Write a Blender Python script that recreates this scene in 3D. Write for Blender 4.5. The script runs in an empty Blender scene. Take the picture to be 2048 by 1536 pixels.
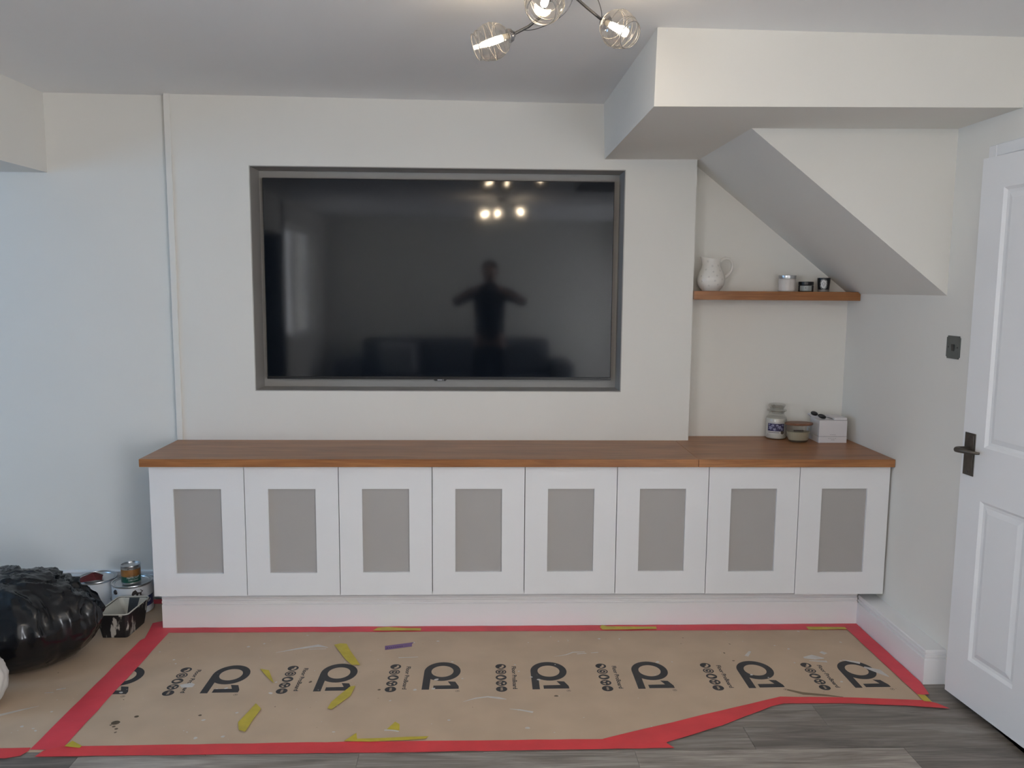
import bpy, bmesh, math, random
from mathutils import Vector, Matrix
random.seed(7)
SC = bpy.context.scene
COL = SC.collection
PI = math.pi

# ------------------------------------------------------------------ camera
F_PX = 1633.53
cam_d = bpy.data.cameras.new('camera')
cam_d.sensor_fit = 'HORIZONTAL'; cam_d.sensor_width = 36.0
cam_d.lens = F_PX / 2048 * 36.0
cam_d.clip_start = 0.02
cam = bpy.data.objects.new('camera', cam_d); COL.objects.link(cam)
_r = Vector((0.99944576, -0.03245348, 0.00741308))
_u = Vector((-0.00353567, 0.1179407, 0.99301435))
_f = Vector((0.03310107, 0.99249018, -0.11776058))
cam.matrix_world = Matrix(((_r.x, _u.x, -_f.x, 0), (_r.y, _u.y, -_f.y, 0), (_r.z, _u.z, -_f.z, 1.5107), (0, 0, 0, 1)))
SC.camera = cam

# ------------------------------------------------------------------ world, daylight, exposure
W = bpy.data.worlds.new('overcast_sky'); SC.world = W; W.use_nodes = True
_bg = W.node_tree.nodes['Background']
_bg.inputs['Color'].default_value = (0.955, 0.96, 1.0, 1); _bg.inputs['Strength'].default_value = 13.0
def portal(name, loc, rot, sx, sy):
    l = bpy.data.lights.new(name, 'AREA'); l.shape = 'RECTANGLE'; l.size = sx; l.size_y = sy
    l.cycles.is_portal = True
    o = bpy.data.objects.new(name, l); COL.objects.link(o); o.location = loc; o.rotation_euler = rot
portal('extension_daylight', (-4.56, 2.15, 1.45), (0, -PI/2, 0), 1.1, 1.1)
portal('side_window_daylight', (-2.06, -1.2, 1.55), (0, -PI/2, 0), 1.2, 1.5)
portal('added_window_daylight', (1.84, -1.3, 1.025), (0, PI/2, 0), 1.85, 1.8)  # portal for the unseen glazed doors added as extra daylight
BULB1, BULB2 = 90.0, 720.0   # emission of the bulbs of the front and the rear lamp
vs = SC.view_settings
vs.view_transform = 'Standard'; vs.look = 'None'; vs.gamma = 1.0; vs.use_curve_mapping = False
SC.display_settings.display_device = 'sRGB'
vs.exposure = 0.47
cy = SC.cycles
cy.use_denoising = True
cy.caustics_reflective = False; cy.caustics_refractive = False
cy.sample_clamp_indirect = 6.0; cy.blur_glossy = 0.5
cy.max_bounces = 6; cy.diffuse_bounces = 5; cy.glossy_bounces = 3; cy.transparent_max_bounces = 10; cy.transmission_bounces = 4
cy.use_adaptive_sampling = False; cy.time_limit = 1100

# ------------------------------------------------------------------ key measures (metres)
Yb, Ya, Ys, Yf = 3.8557, 3.9727, 3.1092, 2.7399
Yw, Yd, Yk, Xr = 3.4151, 3.4371, 3.5121, 1.7784
YL = 3.886
zw, zwb, zdb = 0.7822, 0.7481, 0.1764
XS, XB = -1.4519, 0.9816
def zc(x): return 2.348 + (0.55 - x) * 0.008

# ------------------------------------------------------------------ material helpers
MATS = {}
def mat(name, color, rough=0.5, metal=0.0, spec=0.5, var=0.0, vscale=4.0, bump=0.0, bscale=60.0, coat=0.0, vstretch=None, color2=None, **kw):
    if name in MATS: return MATS[name]
    m = bpy.data.materials.new(name); m.use_nodes = True
    nt = m.node_tree; b = nt.nodes['Principled BSDF']
    b.inputs['Base Color'].default_value = (*color, 1); b.inputs['Roughness'].default_value = rough
    b.inputs['Metallic'].default_value = metal; b.inputs['Specular IOR Level'].default_value = spec
    if coat: b.inputs['Coat Weight'].default_value = coat; b.inputs['Coat Roughness'].default_value = 0.15
    for k, v in kw.items(): b.inputs[k.replace('_', ' ')].default_value = v
    tc = nt.nodes.new('ShaderNodeTexCoord')
    src = tc.outputs['Object']
    if vstretch:
        mp = nt.nodes.new('ShaderNodeMapping'); mp.inputs['Scale'].default_value = vstretch
        nt.links.new(src, mp.inputs['Vector']); src = mp.outputs['Vector']
    n = nt.nodes.new('ShaderNodeTexNoise'); n.inputs['Scale'].default_value = vscale; n.inputs['Detail'].default_value = 2
    nt.links.new(src, n.inputs['Vector'])
    mx = nt.nodes.new('ShaderNodeMix'); mx.data_type = 'RGBA'
    c2 = color2 if color2 else tuple(min(1, c * (1 - var)) for c in color)
    mx.inputs['A'].default_value = (*color, 1); mx.inputs['B'].default_value = (*c2, 1)
    rp = nt.nodes.new('ShaderNodeMapRange'); rp.inputs['From Min'].default_value = 0.3; rp.inputs['From Max'].default_value = 0.7
    nt.links.new(n.outputs['Fac'], rp.inputs['Value']); nt.links.new(rp.outputs['Result'], mx.inputs['Factor'])
    nt.links.new(mx.outputs['Result'], b.inputs['Base Color'])
    if bump >= 0.05:
        n2 = nt.nodes.new('ShaderNodeTexNoise'); n2.inputs['Scale'].default_value = bscale; n2.inputs['Detail'].default_value = 4
        nt.links.new(tc.outputs['Object'], n2.inputs['Vector'])
        bp = nt.nodes.new('ShaderNodeBump'); bp.inputs['Strength'].default_value = bump; bp.inputs['Distance'].default_value = 0.01
        nt.links.new(n2.outputs['Fac'], bp.inputs['Height']); nt.links.new(bp.outputs['Normal'], b.inputs['Normal'])
    MATS[name] = m; return m

def wood(name, dark, mid, light, rough, scale=(1.2, 16, 16), per_object=False, coat=0.0, fine=True):
    if name in MATS: return MATS[name]
    m = bpy.data.materials.new(name); m.use_nodes = True; nt = m.node_tree; b = nt.nodes['Principled BSDF']
    b.inputs['Roughness'].default_value = rough; b.inputs['Specular IOR Level'].default_value = 0.4
    if coat: b.inputs['Coat Weight'].default_value = coat; b.inputs['Coat Roughness'].default_value = 0.25
    tc = nt.nodes.new('ShaderNodeTexCoord'); src = tc.outputs['Object']
    oi = nt.nodes.new('ShaderNodeObjectInfo')
    if per_object:
        ad = nt.nodes.new('ShaderNodeVectorMath'); ad.operation = 'ADD'
        sc_ = nt.nodes.new('ShaderNodeVectorMath'); sc_.operation = 'SCALE'; sc_.inputs['Scale'].default_value = 40.0
        cb = nt.nodes.new('ShaderNodeCombineXYZ')
        for i in 'XYZ': nt.links.new(oi.outputs['Random'], cb.inputs[i])
        nt.links.new(cb.outputs[0], sc_.inputs[0]); nt.links.new(src, ad.inputs[0]); nt.links.new(sc_.outputs[0], ad.inputs[1]); src = ad.outputs[0]
    mp = nt.nodes.new('ShaderNodeMapping'); mp.inputs['Scale'].default_value = scale; nt.links.new(src, mp.inputs['Vector'])
    n = nt.nodes.new('ShaderNodeTexNoise'); n.inputs['Scale'].default_value = 1.6; n.inputs['Detail'].default_value = 8; n.inputs['Roughness'].default_value = 0.62; n.inputs['Distortion'].default_value = 0.9
    nt.links.new(mp.outputs['Vector'], n.inputs['Vector'])
    cr = nt.nodes.new('ShaderNodeValToRGB'); e = cr.color_ramp.elements
    e[0].position = 0.28; e[0].color = (*dark, 1); e[1].position = 0.72; e[1].color = (*light, 1)
    k = cr.color_ramp.elements.new(0.5); k.color = (*mid, 1)
    nt.links.new(n.outputs['Fac'], cr.inputs['Fac'])
    out = cr.outputs['Color']
    mp2 = nt.nodes.new('ShaderNodeMapping'); mp2.inputs['Scale'].default_value = (scale[0]*3, scale[1]*7, scale[2]*7); nt.links.new(src, mp2.inputs['Vector'])
    n2 = nt.nodes.new('ShaderNodeTexNoise'); n2.inputs['Scale'].default_value = 2.0; n2.inputs['Detail'].default_value = 4; nt.links.new(mp2.outputs['Vector'], n2.inputs['Vector'])
    hs = nt.nodes.new('ShaderNodeHueSaturation'); nt.links.new(out, hs.inputs['Color'])
    v1 = nt.nodes.new('ShaderNodeMapRange'); v1.inputs['From Min'].default_value = 0.3; v1.inputs['From Max'].default_value = 0.7; v1.inputs['To Min'].default_value = 0.78; v1.inputs['To Max'].default_value = 1.15
    nt.links.new(n2.outputs['Fac'], v1.inputs['Value'])
    val = v1.outputs['Result']
    if per_object:
        v2 = nt.nodes.new('ShaderNodeMapRange'); v2.inputs['To Min'].default_value = 0.64; v2.inputs['To Max'].default_value = 1.35
        nt.links.new(oi.outputs['Random'], v2.inputs['Value'])
        mu = nt.nodes.new('ShaderNodeMath'); mu.operation = 'MULTIPLY'; nt.links.new(val, mu.inputs[0]); nt.links.new(v2.outputs['Result'], mu.inputs[1]); val = mu.outputs[0]
    nt.links.new(val, hs.inputs['Value']); nt.links.new(hs.outputs['Color'], b.inputs['Base Color'])
    bp = nt.nodes.new('ShaderNodeBump'); bp.inputs['Strength'].default_value = 0.12; bp.inputs['Distance'].default_value = 0.003
    nt.links.new(n2.outputs['Fac'], bp.inputs['Height']); nt.links.new(bp.outputs['Normal'], b.inputs['Normal'])
    MATS[name] = m; return m

def glassy(name, tint, gloss=0.12, rough=0.03, edge=(0.9, 0.9, 0.9)):
    """thin clear glass: mostly see-through, brighter mirror towards the rim"""
    if name in MATS: return MATS[name]
    m = bpy.data.materials.new(name); m.use_nodes = True; nt = m.node_tree
    for n in list(nt.nodes):
        if n.type != 'OUTPUT_MATERIAL': nt.nodes.remove(n)
    out = [n for n in nt.nodes if n.type == 'OUTPUT_MATERIAL'][0]
    t = nt.nodes.new('ShaderNodeBsdfTransparent'); t.inputs['Color'].default_value = (*tint, 1)
    g = nt.nodes.new('ShaderNodeBsdfGlossy'); g.inputs['Roughness'].default_value = rough; g.inputs['Color'].default_value = (*edge, 1)
    lw = nt.nodes.new('ShaderNodeLayerWeight'); lw.inputs['Blend'].default_value = 0.25
    mr = nt.nodes.new('ShaderNodeMapRange'); mr.inputs['To Min'].default_value = gloss * 0.4; mr.inputs['To Max'].default_value = min(1, gloss * 5)
    nt.links.new(lw.outputs['Facing'], mr.inputs['Value'])
    mx = nt.nodes.new('ShaderNodeMixShader'); nt.links.new(mr.outputs['Result'], mx.inputs['Fac'])
    nt.links.new(t.outputs[0], mx.inputs[1]); nt.links.new(g.outputs[0], mx.inputs[2]); nt.links.new(mx.outputs[0], out.inputs['Surface'])
    MATS[name] = m; return m

def emit(name, color, strength):
    if name in MATS: return MATS[name]
    m = bpy.data.materials.new(name); m.use_nodes = True; b = m.node_tree.nodes['Principled BSDF']
    b.inputs['Base Color'].default_value = (*color, 1); b.inputs['Emission Color'].default_value = (*color, 1); b.inputs['Emission Strength'].default_value = strength
    MATS[name] = m; return m

M_wall = mat('wall_paint', (0.80, 0.785, 0.74), 0.75, var=0.03, vscale=1.5, bump=0.03, bscale=90)
M_ceil = mat('ceiling_paint', (0.90, 0.905, 0.91), 0.8, var=0.02, vscale=1.5, bump=0.03, bscale=60)
M_trim = mat('trim_gloss_white', (0.84, 0.845, 0.855), 0.35, var=0.02, vscale=3, bump=0.01, bscale=30)
M_cab = mat('cabinet_white', (0.80, 0.805, 0.815), 0.45, var=0.02, vscale=5, bump=0.02, bscale=140)
M_grey = mat('grey_paint', (0.40, 0.385, 0.37), 0.55, var=0.03, vscale=5, bump=0.02, bscale=140)
M_niche = mat('niche_grey_paint', (0.40, 0.385, 0.365), 0.5, var=0.04, vscale=5, bump=0.02, bscale=120)
M_oak = wood('oiled_oak', (0.22, 0.082, 0.027), (0.335, 0.138, 0.048), (0.43, 0.190, 0.072), 0.36, (1.1, 13, 13), coat=0.05)
M_plank = wood('grey_vinyl_plank', (0.12, 0.102, 0.088), (0.245, 0.218, 0.192), (0.38, 0.348, 0.312), 0.42, (1.5, 14, 6), per_object=True)
M_kraft = mat('kraft_paper', (0.57, 0.43, 0.305), 0.7, var=0.12, vscale=6, bump=0.25, bscale=5)
M_ink = mat('black_ink', (0.035, 0.035, 0.037), 0.6, var=0.2, vscale=30)
M_red = mat('red_tape', (0.78, 0.062, 0.088), 0.5, var=0.18, vscale=7, bump=0.1, bscale=30)
M_red2 = mat('red_tape_front', (0.75, 0.052, 0.062), 0.5, var=0.15, vscale=9, bump=0.1, bscale=30)
M_yel = mat('yellow_tape', (0.58, 0.46, 0.04), 0.45, var=0.2, vscale=20, bump=0.15, bscale=40)
M_pur = mat('purple_tape', (0.19, 0.10, 0.25), 0.5, var=0.1, vscale=20)
M_splash = mat('white_paint_splash', (0.62, 0.60, 0.57), 0.5, var=0.15, vscale=30)
M_stain = mat('dark_stain', (0.12, 0.085, 0.05), 0.6, var=0.2, vscale=30)
M_black = mat('black_plastic', (0.012, 0.012, 0.014), 0.35, var=0.1)
M_chrome = mat('chrome', (0.28, 0.28, 0.30), 0.22, metal=1.0)
M_gun = mat('gunmetal_rod', (0.12, 0.12, 0.125), 0.4, metal=0.8)
M_tin = mat('tin_lid', (0.62, 0.63, 0.64), 0.3, metal=0.9, var=0.15, vscale=20)
M_white = mat('white_plastic', (0.80, 0.80, 0.80), 0.35)

# ------------------------------------------------------------------ object helpers
def link(o, parent=None, kind=None, label=None, cat=None, group=None):
    COL.objects.link(o)
    if parent is not None: o.parent = parent
    if kind: o['kind'] = kind
    if label: o['label'] = label
    if cat: o['category'] = cat
    if group: o['group'] = group
    return o
def thing(name, label, cat, loc=(0, 0, 0), rz=0.0, group=None, kind=None):
    e = bpy.data.objects.new(name, None); e.empty_display_size = 0.05
    e.location = loc; e.rotation_euler = (0, 0, rz)
    return link(e, None, kind, label, cat, group)
def from_bm(name, bm, m, parent=None, smooth=False, **kw):
    me = bpy.data.meshes.new(name); bmesh.ops.recalc_face_normals(bm, faces=bm.faces); bm.to_mesh(me); bm.free()
    if smooth:
        for p in me.polygons: p.use_smooth = True
        try: me.set_sharp_from_angle(angle=math.radians(38))
        except Exception: pass
    for k in (m if isinstance(m, (list, tuple)) else [m]): me.materials.append(k)
    o = bpy.data.objects.new(name, me)
    return link(o, parent, **kw)
def bbox(bm, x0, x1, y0, y1, z0, z1, bev=0.0, seg=1):
    vs_ = [bm.verts.new(p) for p in ((x0,y0,z0),(x1,y0,z0),(x1,y1,z0),(x0,y1,z0),(x0,y0,z1),(x1,y0,z1),(x1,y1,z1),(x0,y1,z1))]
    fs = [bm.faces.new([vs_[i] for i in f]) for f in ((0,3,2,1),(4,5,6,7),(0,1,5,4),(1,2,6,5),(2,3,7,6),(3,0,4,7))]
    if bev > 0:
        es = set(e for f in fs for e in f.edges)
        bmesh.ops.bevel(bm, geom=list(es), offset=bev, segments=seg, affect='EDGES', profile=0.5)
    return bm
def box(name, x0, x1, y0, y1, z0, z1, m, parent=None, bev=0.0, seg=1, **kw):
    return from_bm(name, bbox(bmesh.new(), x0, x1, y0, y1, z0, z1, bev, seg), m, parent, smooth=seg > 1, **kw)
def prism(bm, pts, axis, a, b):
    """extrude a 2-D outline along axis from a to b; outline coords are the other two axes in order"""
    def P(p, t):
        return {'X': (t, p[0], p[1]), 'Y': (p[0], t, p[1]), 'Z': (p[0], p[1], t)}[axis]
    A = [bm.verts.new(P(p, a)) for p in pts]; B = [bm.verts.new(P(p, b)) for p in pts]
    bm.faces.new(A); bm.faces.new(list(reversed(B)))
    n = len(pts)
    for i in range(n): bm.faces.new((A[i], B[i], B[(i+1) % n], A[(i+1) % n]))
    return bm
def lathe(bm, prof, n=32, c=(0, 0), z0=0.0, cap=True, M=None):
    rings = []
    for r, z in prof:
        ring = []
        for i in range(n):
            a = 2*PI*i/n; v = Vector((c[0]+r*math.cos(a), c[1]+r*math.sin(a), z0+z))
            if M: v = M @ v
            ring.append(bm.verts.new(v))
        rings.append(ring)
    for k in range(len(rings)-1):
        for i in range(n): bm.faces.new((rings[k][i], rings[k][(i+1) % n], rings[k+1][(i+1) % n], rings[k+1][i]))
    if cap:
        if prof[0][0] > 1e-5: bm.faces.new(list(reversed(rings[0])))
        if prof[-1][0] > 1e-5: bm.faces.new(rings[-1])
    return bm
def tube(bm, pts, rad, n=8, cap=True):
    pts = [Vector(p) for p in pts]; rings = []
    rr = rad if isinstance(rad, (list, tuple)) else [rad]*len(pts)
    prev = None
    for i, p in enumerate(pts):
        t = (pts[min(i+1, len(pts)-1)] - pts[max(i-1, 0)]).normalized()
        up = prev if prev is not None else (Vector((0, 0, 1)) if abs(t.z) < 0.9 else Vector((1, 0, 0)))
        a = t.cross(up).normalized(); b = a.cross(t).normalized(); prev = b
        rings.append([bm.verts.new(p + (a*math.cos(2*PI*k/n) + b*math.sin(2*PI*k/n))*rr[i]) for k in range(n)])
    for k in range(len(rings)-1):
        for i in range(n): bm.faces.new((rings[k][i], rings[k][(i+1) % n], rings[k+1][(i+1) % n], rings[k+1][i]))
    if cap: bm.faces.new(list(reversed(rings[0]))); bm.faces.new(rings[-1])
    return bm
def frame_xz(bm, X0, X1, Z0, Z1, x0, x1, z0, z1, y0, y1):
    """a slab in the XZ plane with a rectangular hole"""
    def ring(y): 
        return [bm.verts.new((a, y, b)) for a, b in ((X0,Z0),(X1,Z0),(X1,Z1),(X0,Z1),(x0,z0),(x1,z0),(x1,z1),(x0,z1))]
    A, B = ring(y0), ring(y1)
    for R_, s in ((A, 1), (B, -1)):
        for i in range(4):
            q = (R_[i], R_[(i+1) % 4], R_[4+(i+1) % 4], R_[4+i]); bm.faces.new(q if s > 0 else tuple(reversed(q)))
    for i in range(4):
        j = (i+1) % 4
        bm.faces.new((A[i], B[i], B[j], A[j])); bm.faces.new((A[4+i], A[4+j], B[4+j], B[4+i]))
    return bm
def swap_xy(bm, dx=0):   # XZ slab -> YZ slab
    for v in bm.verts: v.co = Vector((v.co.y, v.co.x, v.co.z))
    return bm
def text_mesh(body, size, extrude=0.0, bold=0.0):
    cu = bpy.data.curves.new('lettering', 'FONT'); cu.body = body; cu.size = size; cu.extrude = extrude; cu.resolution_u = 3; cu.offset = bold
    o = bpy.data.objects.new('lettering', cu); COL.objects.link(o)
    dg = bpy.context.evaluated_depsgraph_get(); me = bpy.data.meshes.new_from_object(o.evaluated_get(dg))
    bpy.data.objects.remove(o); bpy.data.curves.remove(cu)
    return me
def text_obj(name, body, size, m, parent, matrix, width=None, **kw):
    me = text_mesh(body, size)
    xs = [v.co.x for v in me.vertices] or [0, 1]
    w = max(xs) - min(xs)
    for v in me.vertices:
        v.co.x -= min(xs)
        if width: v.co.x *= width / w
    me.transform(matrix); me.materials.append(m); me.name = name
    return link(bpy.data.objects.new(name, me), parent, **kw)

# ================================================================== STRUCTURE
ST = dict(kind='structure')
def struct(name, bm, m, label, cat='wall', **kw): return from_bm(name, bm, m, None, kind='structure', label=label, category=None, **kw) if False else from_bm(name, bm, m, None, kind='structure', label=label, cat=cat, **kw)

# floor slab with separate vinyl planks
floor = struct('floor', bbox(bmesh.new(), -4.75, 1.9, -2.55, 4.05, -0.12, -0.004), M_plank, 'grey wood-effect vinyl plank floor of the living room', 'floor')
PW, PL = 0.1425, 0.90
plank_cache = {}
def plank(x0, x1, y0, y1):
    key = (round(x1-x0, 3), round(y1-y0, 3))
    if key not in plank_cache:
        w, d = x1-x0-0.0008, y1-y0-0.0008
        bm = bbox(bmesh.new(), -w/2, w/2, -d/2, d/2, -0.004, 0.0, 0.0006)
        me = bpy.data.meshes.new('plank'); bm.to_mesh(me); bm.free(); me.materials.append(M_plank); plank_cache[key] = me
    o = bpy.data.objects.new('plank', plank_cache[key]); o.location = ((x0+x1)/2, (y0+y1)/2, 0)
    link(o, floor)
seams = {0: 0.90, 1: 1.20, -1: 0.496}
for k in range(-34, 8):
    y0 = 2.51 + k*PW; y1 = y0 + PW
    if y0 < -2.4 or y1 > 3.6: continue
    s = seams.get(k, random.uniform(0, PL)); s = s - PL*math.ceil((s+2.0)/PL)
    x = s
    while x < Xr:
        a, b = max(x, -2.0), min(x+PL, Xr)
        if b - a > 0.01: plank(a, b, y0, y1)
        x += PL

# ceiling (very slightly out of level, as measured)
bm = bmesh.new()
for v in bbox(bm, -4.75, 1.9, -2.55, 4.05, 0, 0.12).verts: v.co.z += zc(v.co.x)
struct('ceiling', bm, M_ceil, 'plain white plaster ceiling', 'ceiling')

# projecting media wall with a recess for the television
NX0, NX1, NZ0, NZ1, NY = -1.081, 0.6492, 1.0159, 2.0542, 4.0074
wm = struct('wall_media', frame_xz(bmesh.new(), XS, XB, 0, 2.40, NX0, NX1, NZ0, NZ1, Yb, NY+0.03), M_wall, 'off-white projecting wall with a grey recess around the television')
bm = bmesh.new(); t_ = 0.004
bbox(bm, NX0, NX1, NY, NY+0.02, NZ0, NZ1)
bbox(bm, NX0, NX0+t_, Yb+0.002, NY, NZ0, NZ1); bbox(bm, NX1-t_, NX1, Yb+0.002, NY, NZ0, NZ1)
bbox(bm, NX0+t_, NX1-t_, Yb+0.002, NY, NZ0, NZ0+t_); bbox(bm, NX0+t_, NX1-t_, Yb+0.002, NY, NZ1-t_, NZ1)
from_bm('recess_lining', bm, M_niche, wm, label='grey painted lining of the television recess')
struct('trim_1', bbox(bmesh.new(), XS-0.001, XS+0.028, Yb-0.007, Yb, zw, zc(XS)+0.01, 0.002), M_wall, 'narrow painted cover strip on the left edge of the media wall', 'trim')

# back wall left of the media wall
struct('wall_back', bbox(bmesh.new(), -4.75, XS, YL, YL+0.15, 0, 2.43), M_wall, 'off-white back wall left of the media wall, lit by daylight')
def skirt_profile(d, h):  # (depth, z) outline with two grooves near the top; depth 0 is the wall side
    g = 0.006
    return [(0, 0), (-d, 0), (-d, h*0.725), (-d+0.002, h*0.735), (-d+g, h*0.740), (-d+g, h*0.765), (-d+0.001, h*0.790), (-d+0.001, h*0.85), (-d+g, h*0.860), (-d+g, h*0.885), (-d+0.002, h*0.91), (-d+0.002, h-0.004), (-d+0.005, h), (0, h)]
bm = bmesh.new(); prism(bm, [(YL+a, z) for a, z in skirt_profile(0.016, 0.136)], 'X', -4.6, XS-0.001)
struct('baseboard_back', bm, M_trim, 'white skirting board along the back wall behind the paint cans', 'baseboard')
# alcove
struct('wall_alcove', bbox(bmesh.new(), XB, Xr+0.12, Ya, Ya+0.12, 0, 2.40), M_wall, 'off-white alcove wall behind the oak shelf')
# right wall with the door opening
OY0, OY1, OZ = 2.045, 2.845, 1.972
RW0, RW1, RZ0, RZ1 = -2.2, -0.4, 0.10, 1.95   # the stretch behind the camera gets a large unseen window, added to brighten the room
bm = frame_xz(bmesh.new(), 0.5, 4.05, -0.3, 2.43, OY0, OY1, -0.004, OZ, Xr, Xr+0.12)
frame_xz(bm, -2.55, 0.5, -0.3, 2.43, RW0, RW1, RZ0, RZ1, Xr, Xr+0.12); swap_xy(bm)
struct('wall_right', bm, M_wall, 'off-white right-hand wall with switch and doorway')
struct('wall_hall_light_stop', bbox(bmesh.new(), 2.3, 2.4, 1.6, 3.3, 0, 2.43), M_wall, 'unseen hall wall beyond the doorway, added to block stray daylight')
bm = bmesh.new(); bbox(bm, Xr+0.12, 2.3, 1.5, 1.6, 0, 2.43); bbox(bm, Xr+0.12, 2.3, 3.3, 3.4, 0, 2.43); bbox(bm, Xr+0.12, 2.4, 1.5, 3.4, 2.1, 2.2); bbox(bm, Xr+0.02, 2.4, 1.5, 3.4, -0.1, -0.004)  # closed box added behind the doorway so sky light cannot leak in
struct('wall_hall_light_stop_sides', bm, M_wall, 'unseen hall sides beyond the doorway, added to block stray daylight')
# downstand beam and left side
bm = bmesh.new()
for v in bbox(bm, -2.30, -2.0015, -0.25, YL, 0, 2.42).verts: v.co.z = 2.0153 if v.co.z < 1 else 2.42
struct('wall_beam', bm, M_wall, 'off-white downstand beam at the top left', 'beam')
bm = frame_xz(bmesh.new(), -2.55, -0.25, 0, 2.42, -1.95, -0.45, 0.95, 2.15, -2.30, -2.0015); swap_xy(bm)
struct('wall_left', bm, M_wall, 'off-white left wall with the side window behind the camera')
struct('wall_rear', bbox(bmesh.new(), -2.3, Xr, -2.55, -2.4, 0, 2.43), M_wall, 'off-white rear wall behind the camera')
struct('wall_extension_rear', bbox(bmesh.new(), -4.75, -2.0015, -0.40, -0.25, 0, 2.43), M_wall, 'wall of the extension left of the room')
bm = frame_xz(bmesh.new(), -0.25, YL, -0.01, 2.43, 1.60, 2.70, 0.90, 2.00, -4.75, -4.60); swap_xy(bm)
struct('wall_extension_left', bm, M_wall, 'far left wall of the extension with its window')
M_glass = glassy('window_glass', (0.97, 0.985, 1.0), 0.06, 0.0)
M_tint = glassy('daylight_tinted_glass', (0.42, 0.62, 0.79), 0.06, 0.0)  # blue cast of the left daylight is put into the pane colour
def window(name, x0, x1, y0, y1, z0, z1, mull, label, glass=None):
    w = thing(name, label, 'window', (0, 0, 0), kind='structure')
    bm = frame_xz(bmesh.new(), y0, y1, z0, z1, y0+0.05, y1-0.05, z0+0.05, z1-0.05, x0, x1); swap_xy(bm)
    from_bm('window_frame', bm, M_trim, w)
    ys = [y0+0.05] + mull + [y1-0.05]
    for y in mull: box('mullion', x0, x1, y-0.03, y+0.03, z0+0.05, z1-0.05, M_trim, w)
    for i in range(len(ys)-1): box('pane', (x0+x1)/2-0.004, (x0+x1)/2+0.004, ys[i]+(0.03 if i else 0), ys[i+1]-(0.03 if i < len(ys)-2 else 0), z0+0.05, z1-0.05, glass or M_glass, w)
    return w
window('window_1', -2.16, -2.09, -1.95, -0.45, 0.95, 2.15, [-1.2], 'white framed side window behind the camera')
window('window_added', 1.80, 1.87, RW0, RW1, RZ0, RZ1, [-1.55, -0.95], 'white framed glazed doors, unseen, added in the right wall behind the camera for more light')
window('window_2', -4.70, -4.62, 1.60, 2.70, 0.90, 2.00, [2.15], 'white framed window in the extension on the left', M_tint)

# boxed-in bulkhead above the alcove
bm = bmesh.new()
P8 = [(0.5487, Yf, 2.1005), (Xr, Yf, 2.114), (Xr, Ya, 2.116), (0.5487, Ya, 2.1005), (0.554, Yf, 2.37), (Xr, Yf, 2.37), (Xr, Ya, 2.37), (0.5377, Ya, 2.37)]
vv = [bm.verts.new(p) for p in P8]
for f in ((0,3,2,1),(4,5,6,7),(0,1,5,4),(1,2,6,5),(2,3,7,6),(3,0,4,7)): bm.faces.new([vv[i] for i in f])
struct('wall_bulkhead', bm, M_wall, 'off-white boxed-in bulkhead under the ceiling above the alcove', 'bulkhead')
# underside of the stairs
bm = prism(bmesh.new(), [(0.989, 2.108), (0.989, 2.12), (Xr, 2.12), (Xr, 1.4905)], 'Y', Ys, Ya)
struct('wall_stairs', bm, M_wall, 'sloping boxed-in underside of the staircase', 'wall')

# plinth skirting and boxed skirting on the right
bm = bmesh.new(); prism(bm, [(Yk+0.018+a, z) for a, z in skirt_profile(0.018, 0.145)], 'X', -1.4213, 1.6935)
bbox(bm, -1.4213, 1.775, Yk+0.006, Yk+0.024, 0.140, 0.1795)
struct('baseboard_front', bm, M_trim, 'white grooved skirting board under the row of cabinets', 'baseboard')
bm = bmesh.new()
SX, SY, SZ = 1.6929, 2.9405, 0.1365
pr = [(d+0.018, z) for d, z in skirt_profile(0.018, SZ)]   # 0 = outer face
outer = [(d, z) for d, z in pr]
A = [bm.verts.new((SX+d, SY+d, z)) for d, z in outer]; B = [bm.verts.new((SX+d, Yk, z)) for d, z in outer]; C_ = [bm.verts.new((Xr, SY+d, z)) for d, z in outer]
n_ = len(outer)
for i in range(n_-1):
    bm.faces.new((A[i], A[i+1], B[i+1], B[i])); bm.faces.new((A[i], C_[i], C_[i+1], A[i+1]))
bbox(bm, SX+0.016, Xr, SY+0.016, Yk+0.02, 0, SZ-0.0004)
struct('baseboard_right', bm, M_trim, 'white boxed skirting along the right wall beside the door', 'baseboard')

# door frame
bm = bmesh.new(); af = Xr-0.012
bbox(bm, af, Xr, OY1, OY1+0.045, 0, OZ+0.042, 0.003); bbox(bm, af, Xr, OY0-0.045, OY0, 0, OZ+0.042, 0.003); bbox(bm, af, Xr, OY0, OY1, OZ, OZ+0.042, 0.003)
bbox(bm, Xr, Xr+0.12, OY1-0.002, OY1+0.0, 0, OZ); 
struct('trim_2', bm, M_trim, 'white architrave around the open door', 'trim')
# door leaf with moulded panels, ajar
door = thing('door_1', 'white four-panel door ajar on the right', 'door', (1.728, 2.854, 0.025), 0.0, kind='structure')
DW, DH, DT = 0.755, 1.940, 0.035
dang = math.atan2(0.0943, 0.9955)
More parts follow.
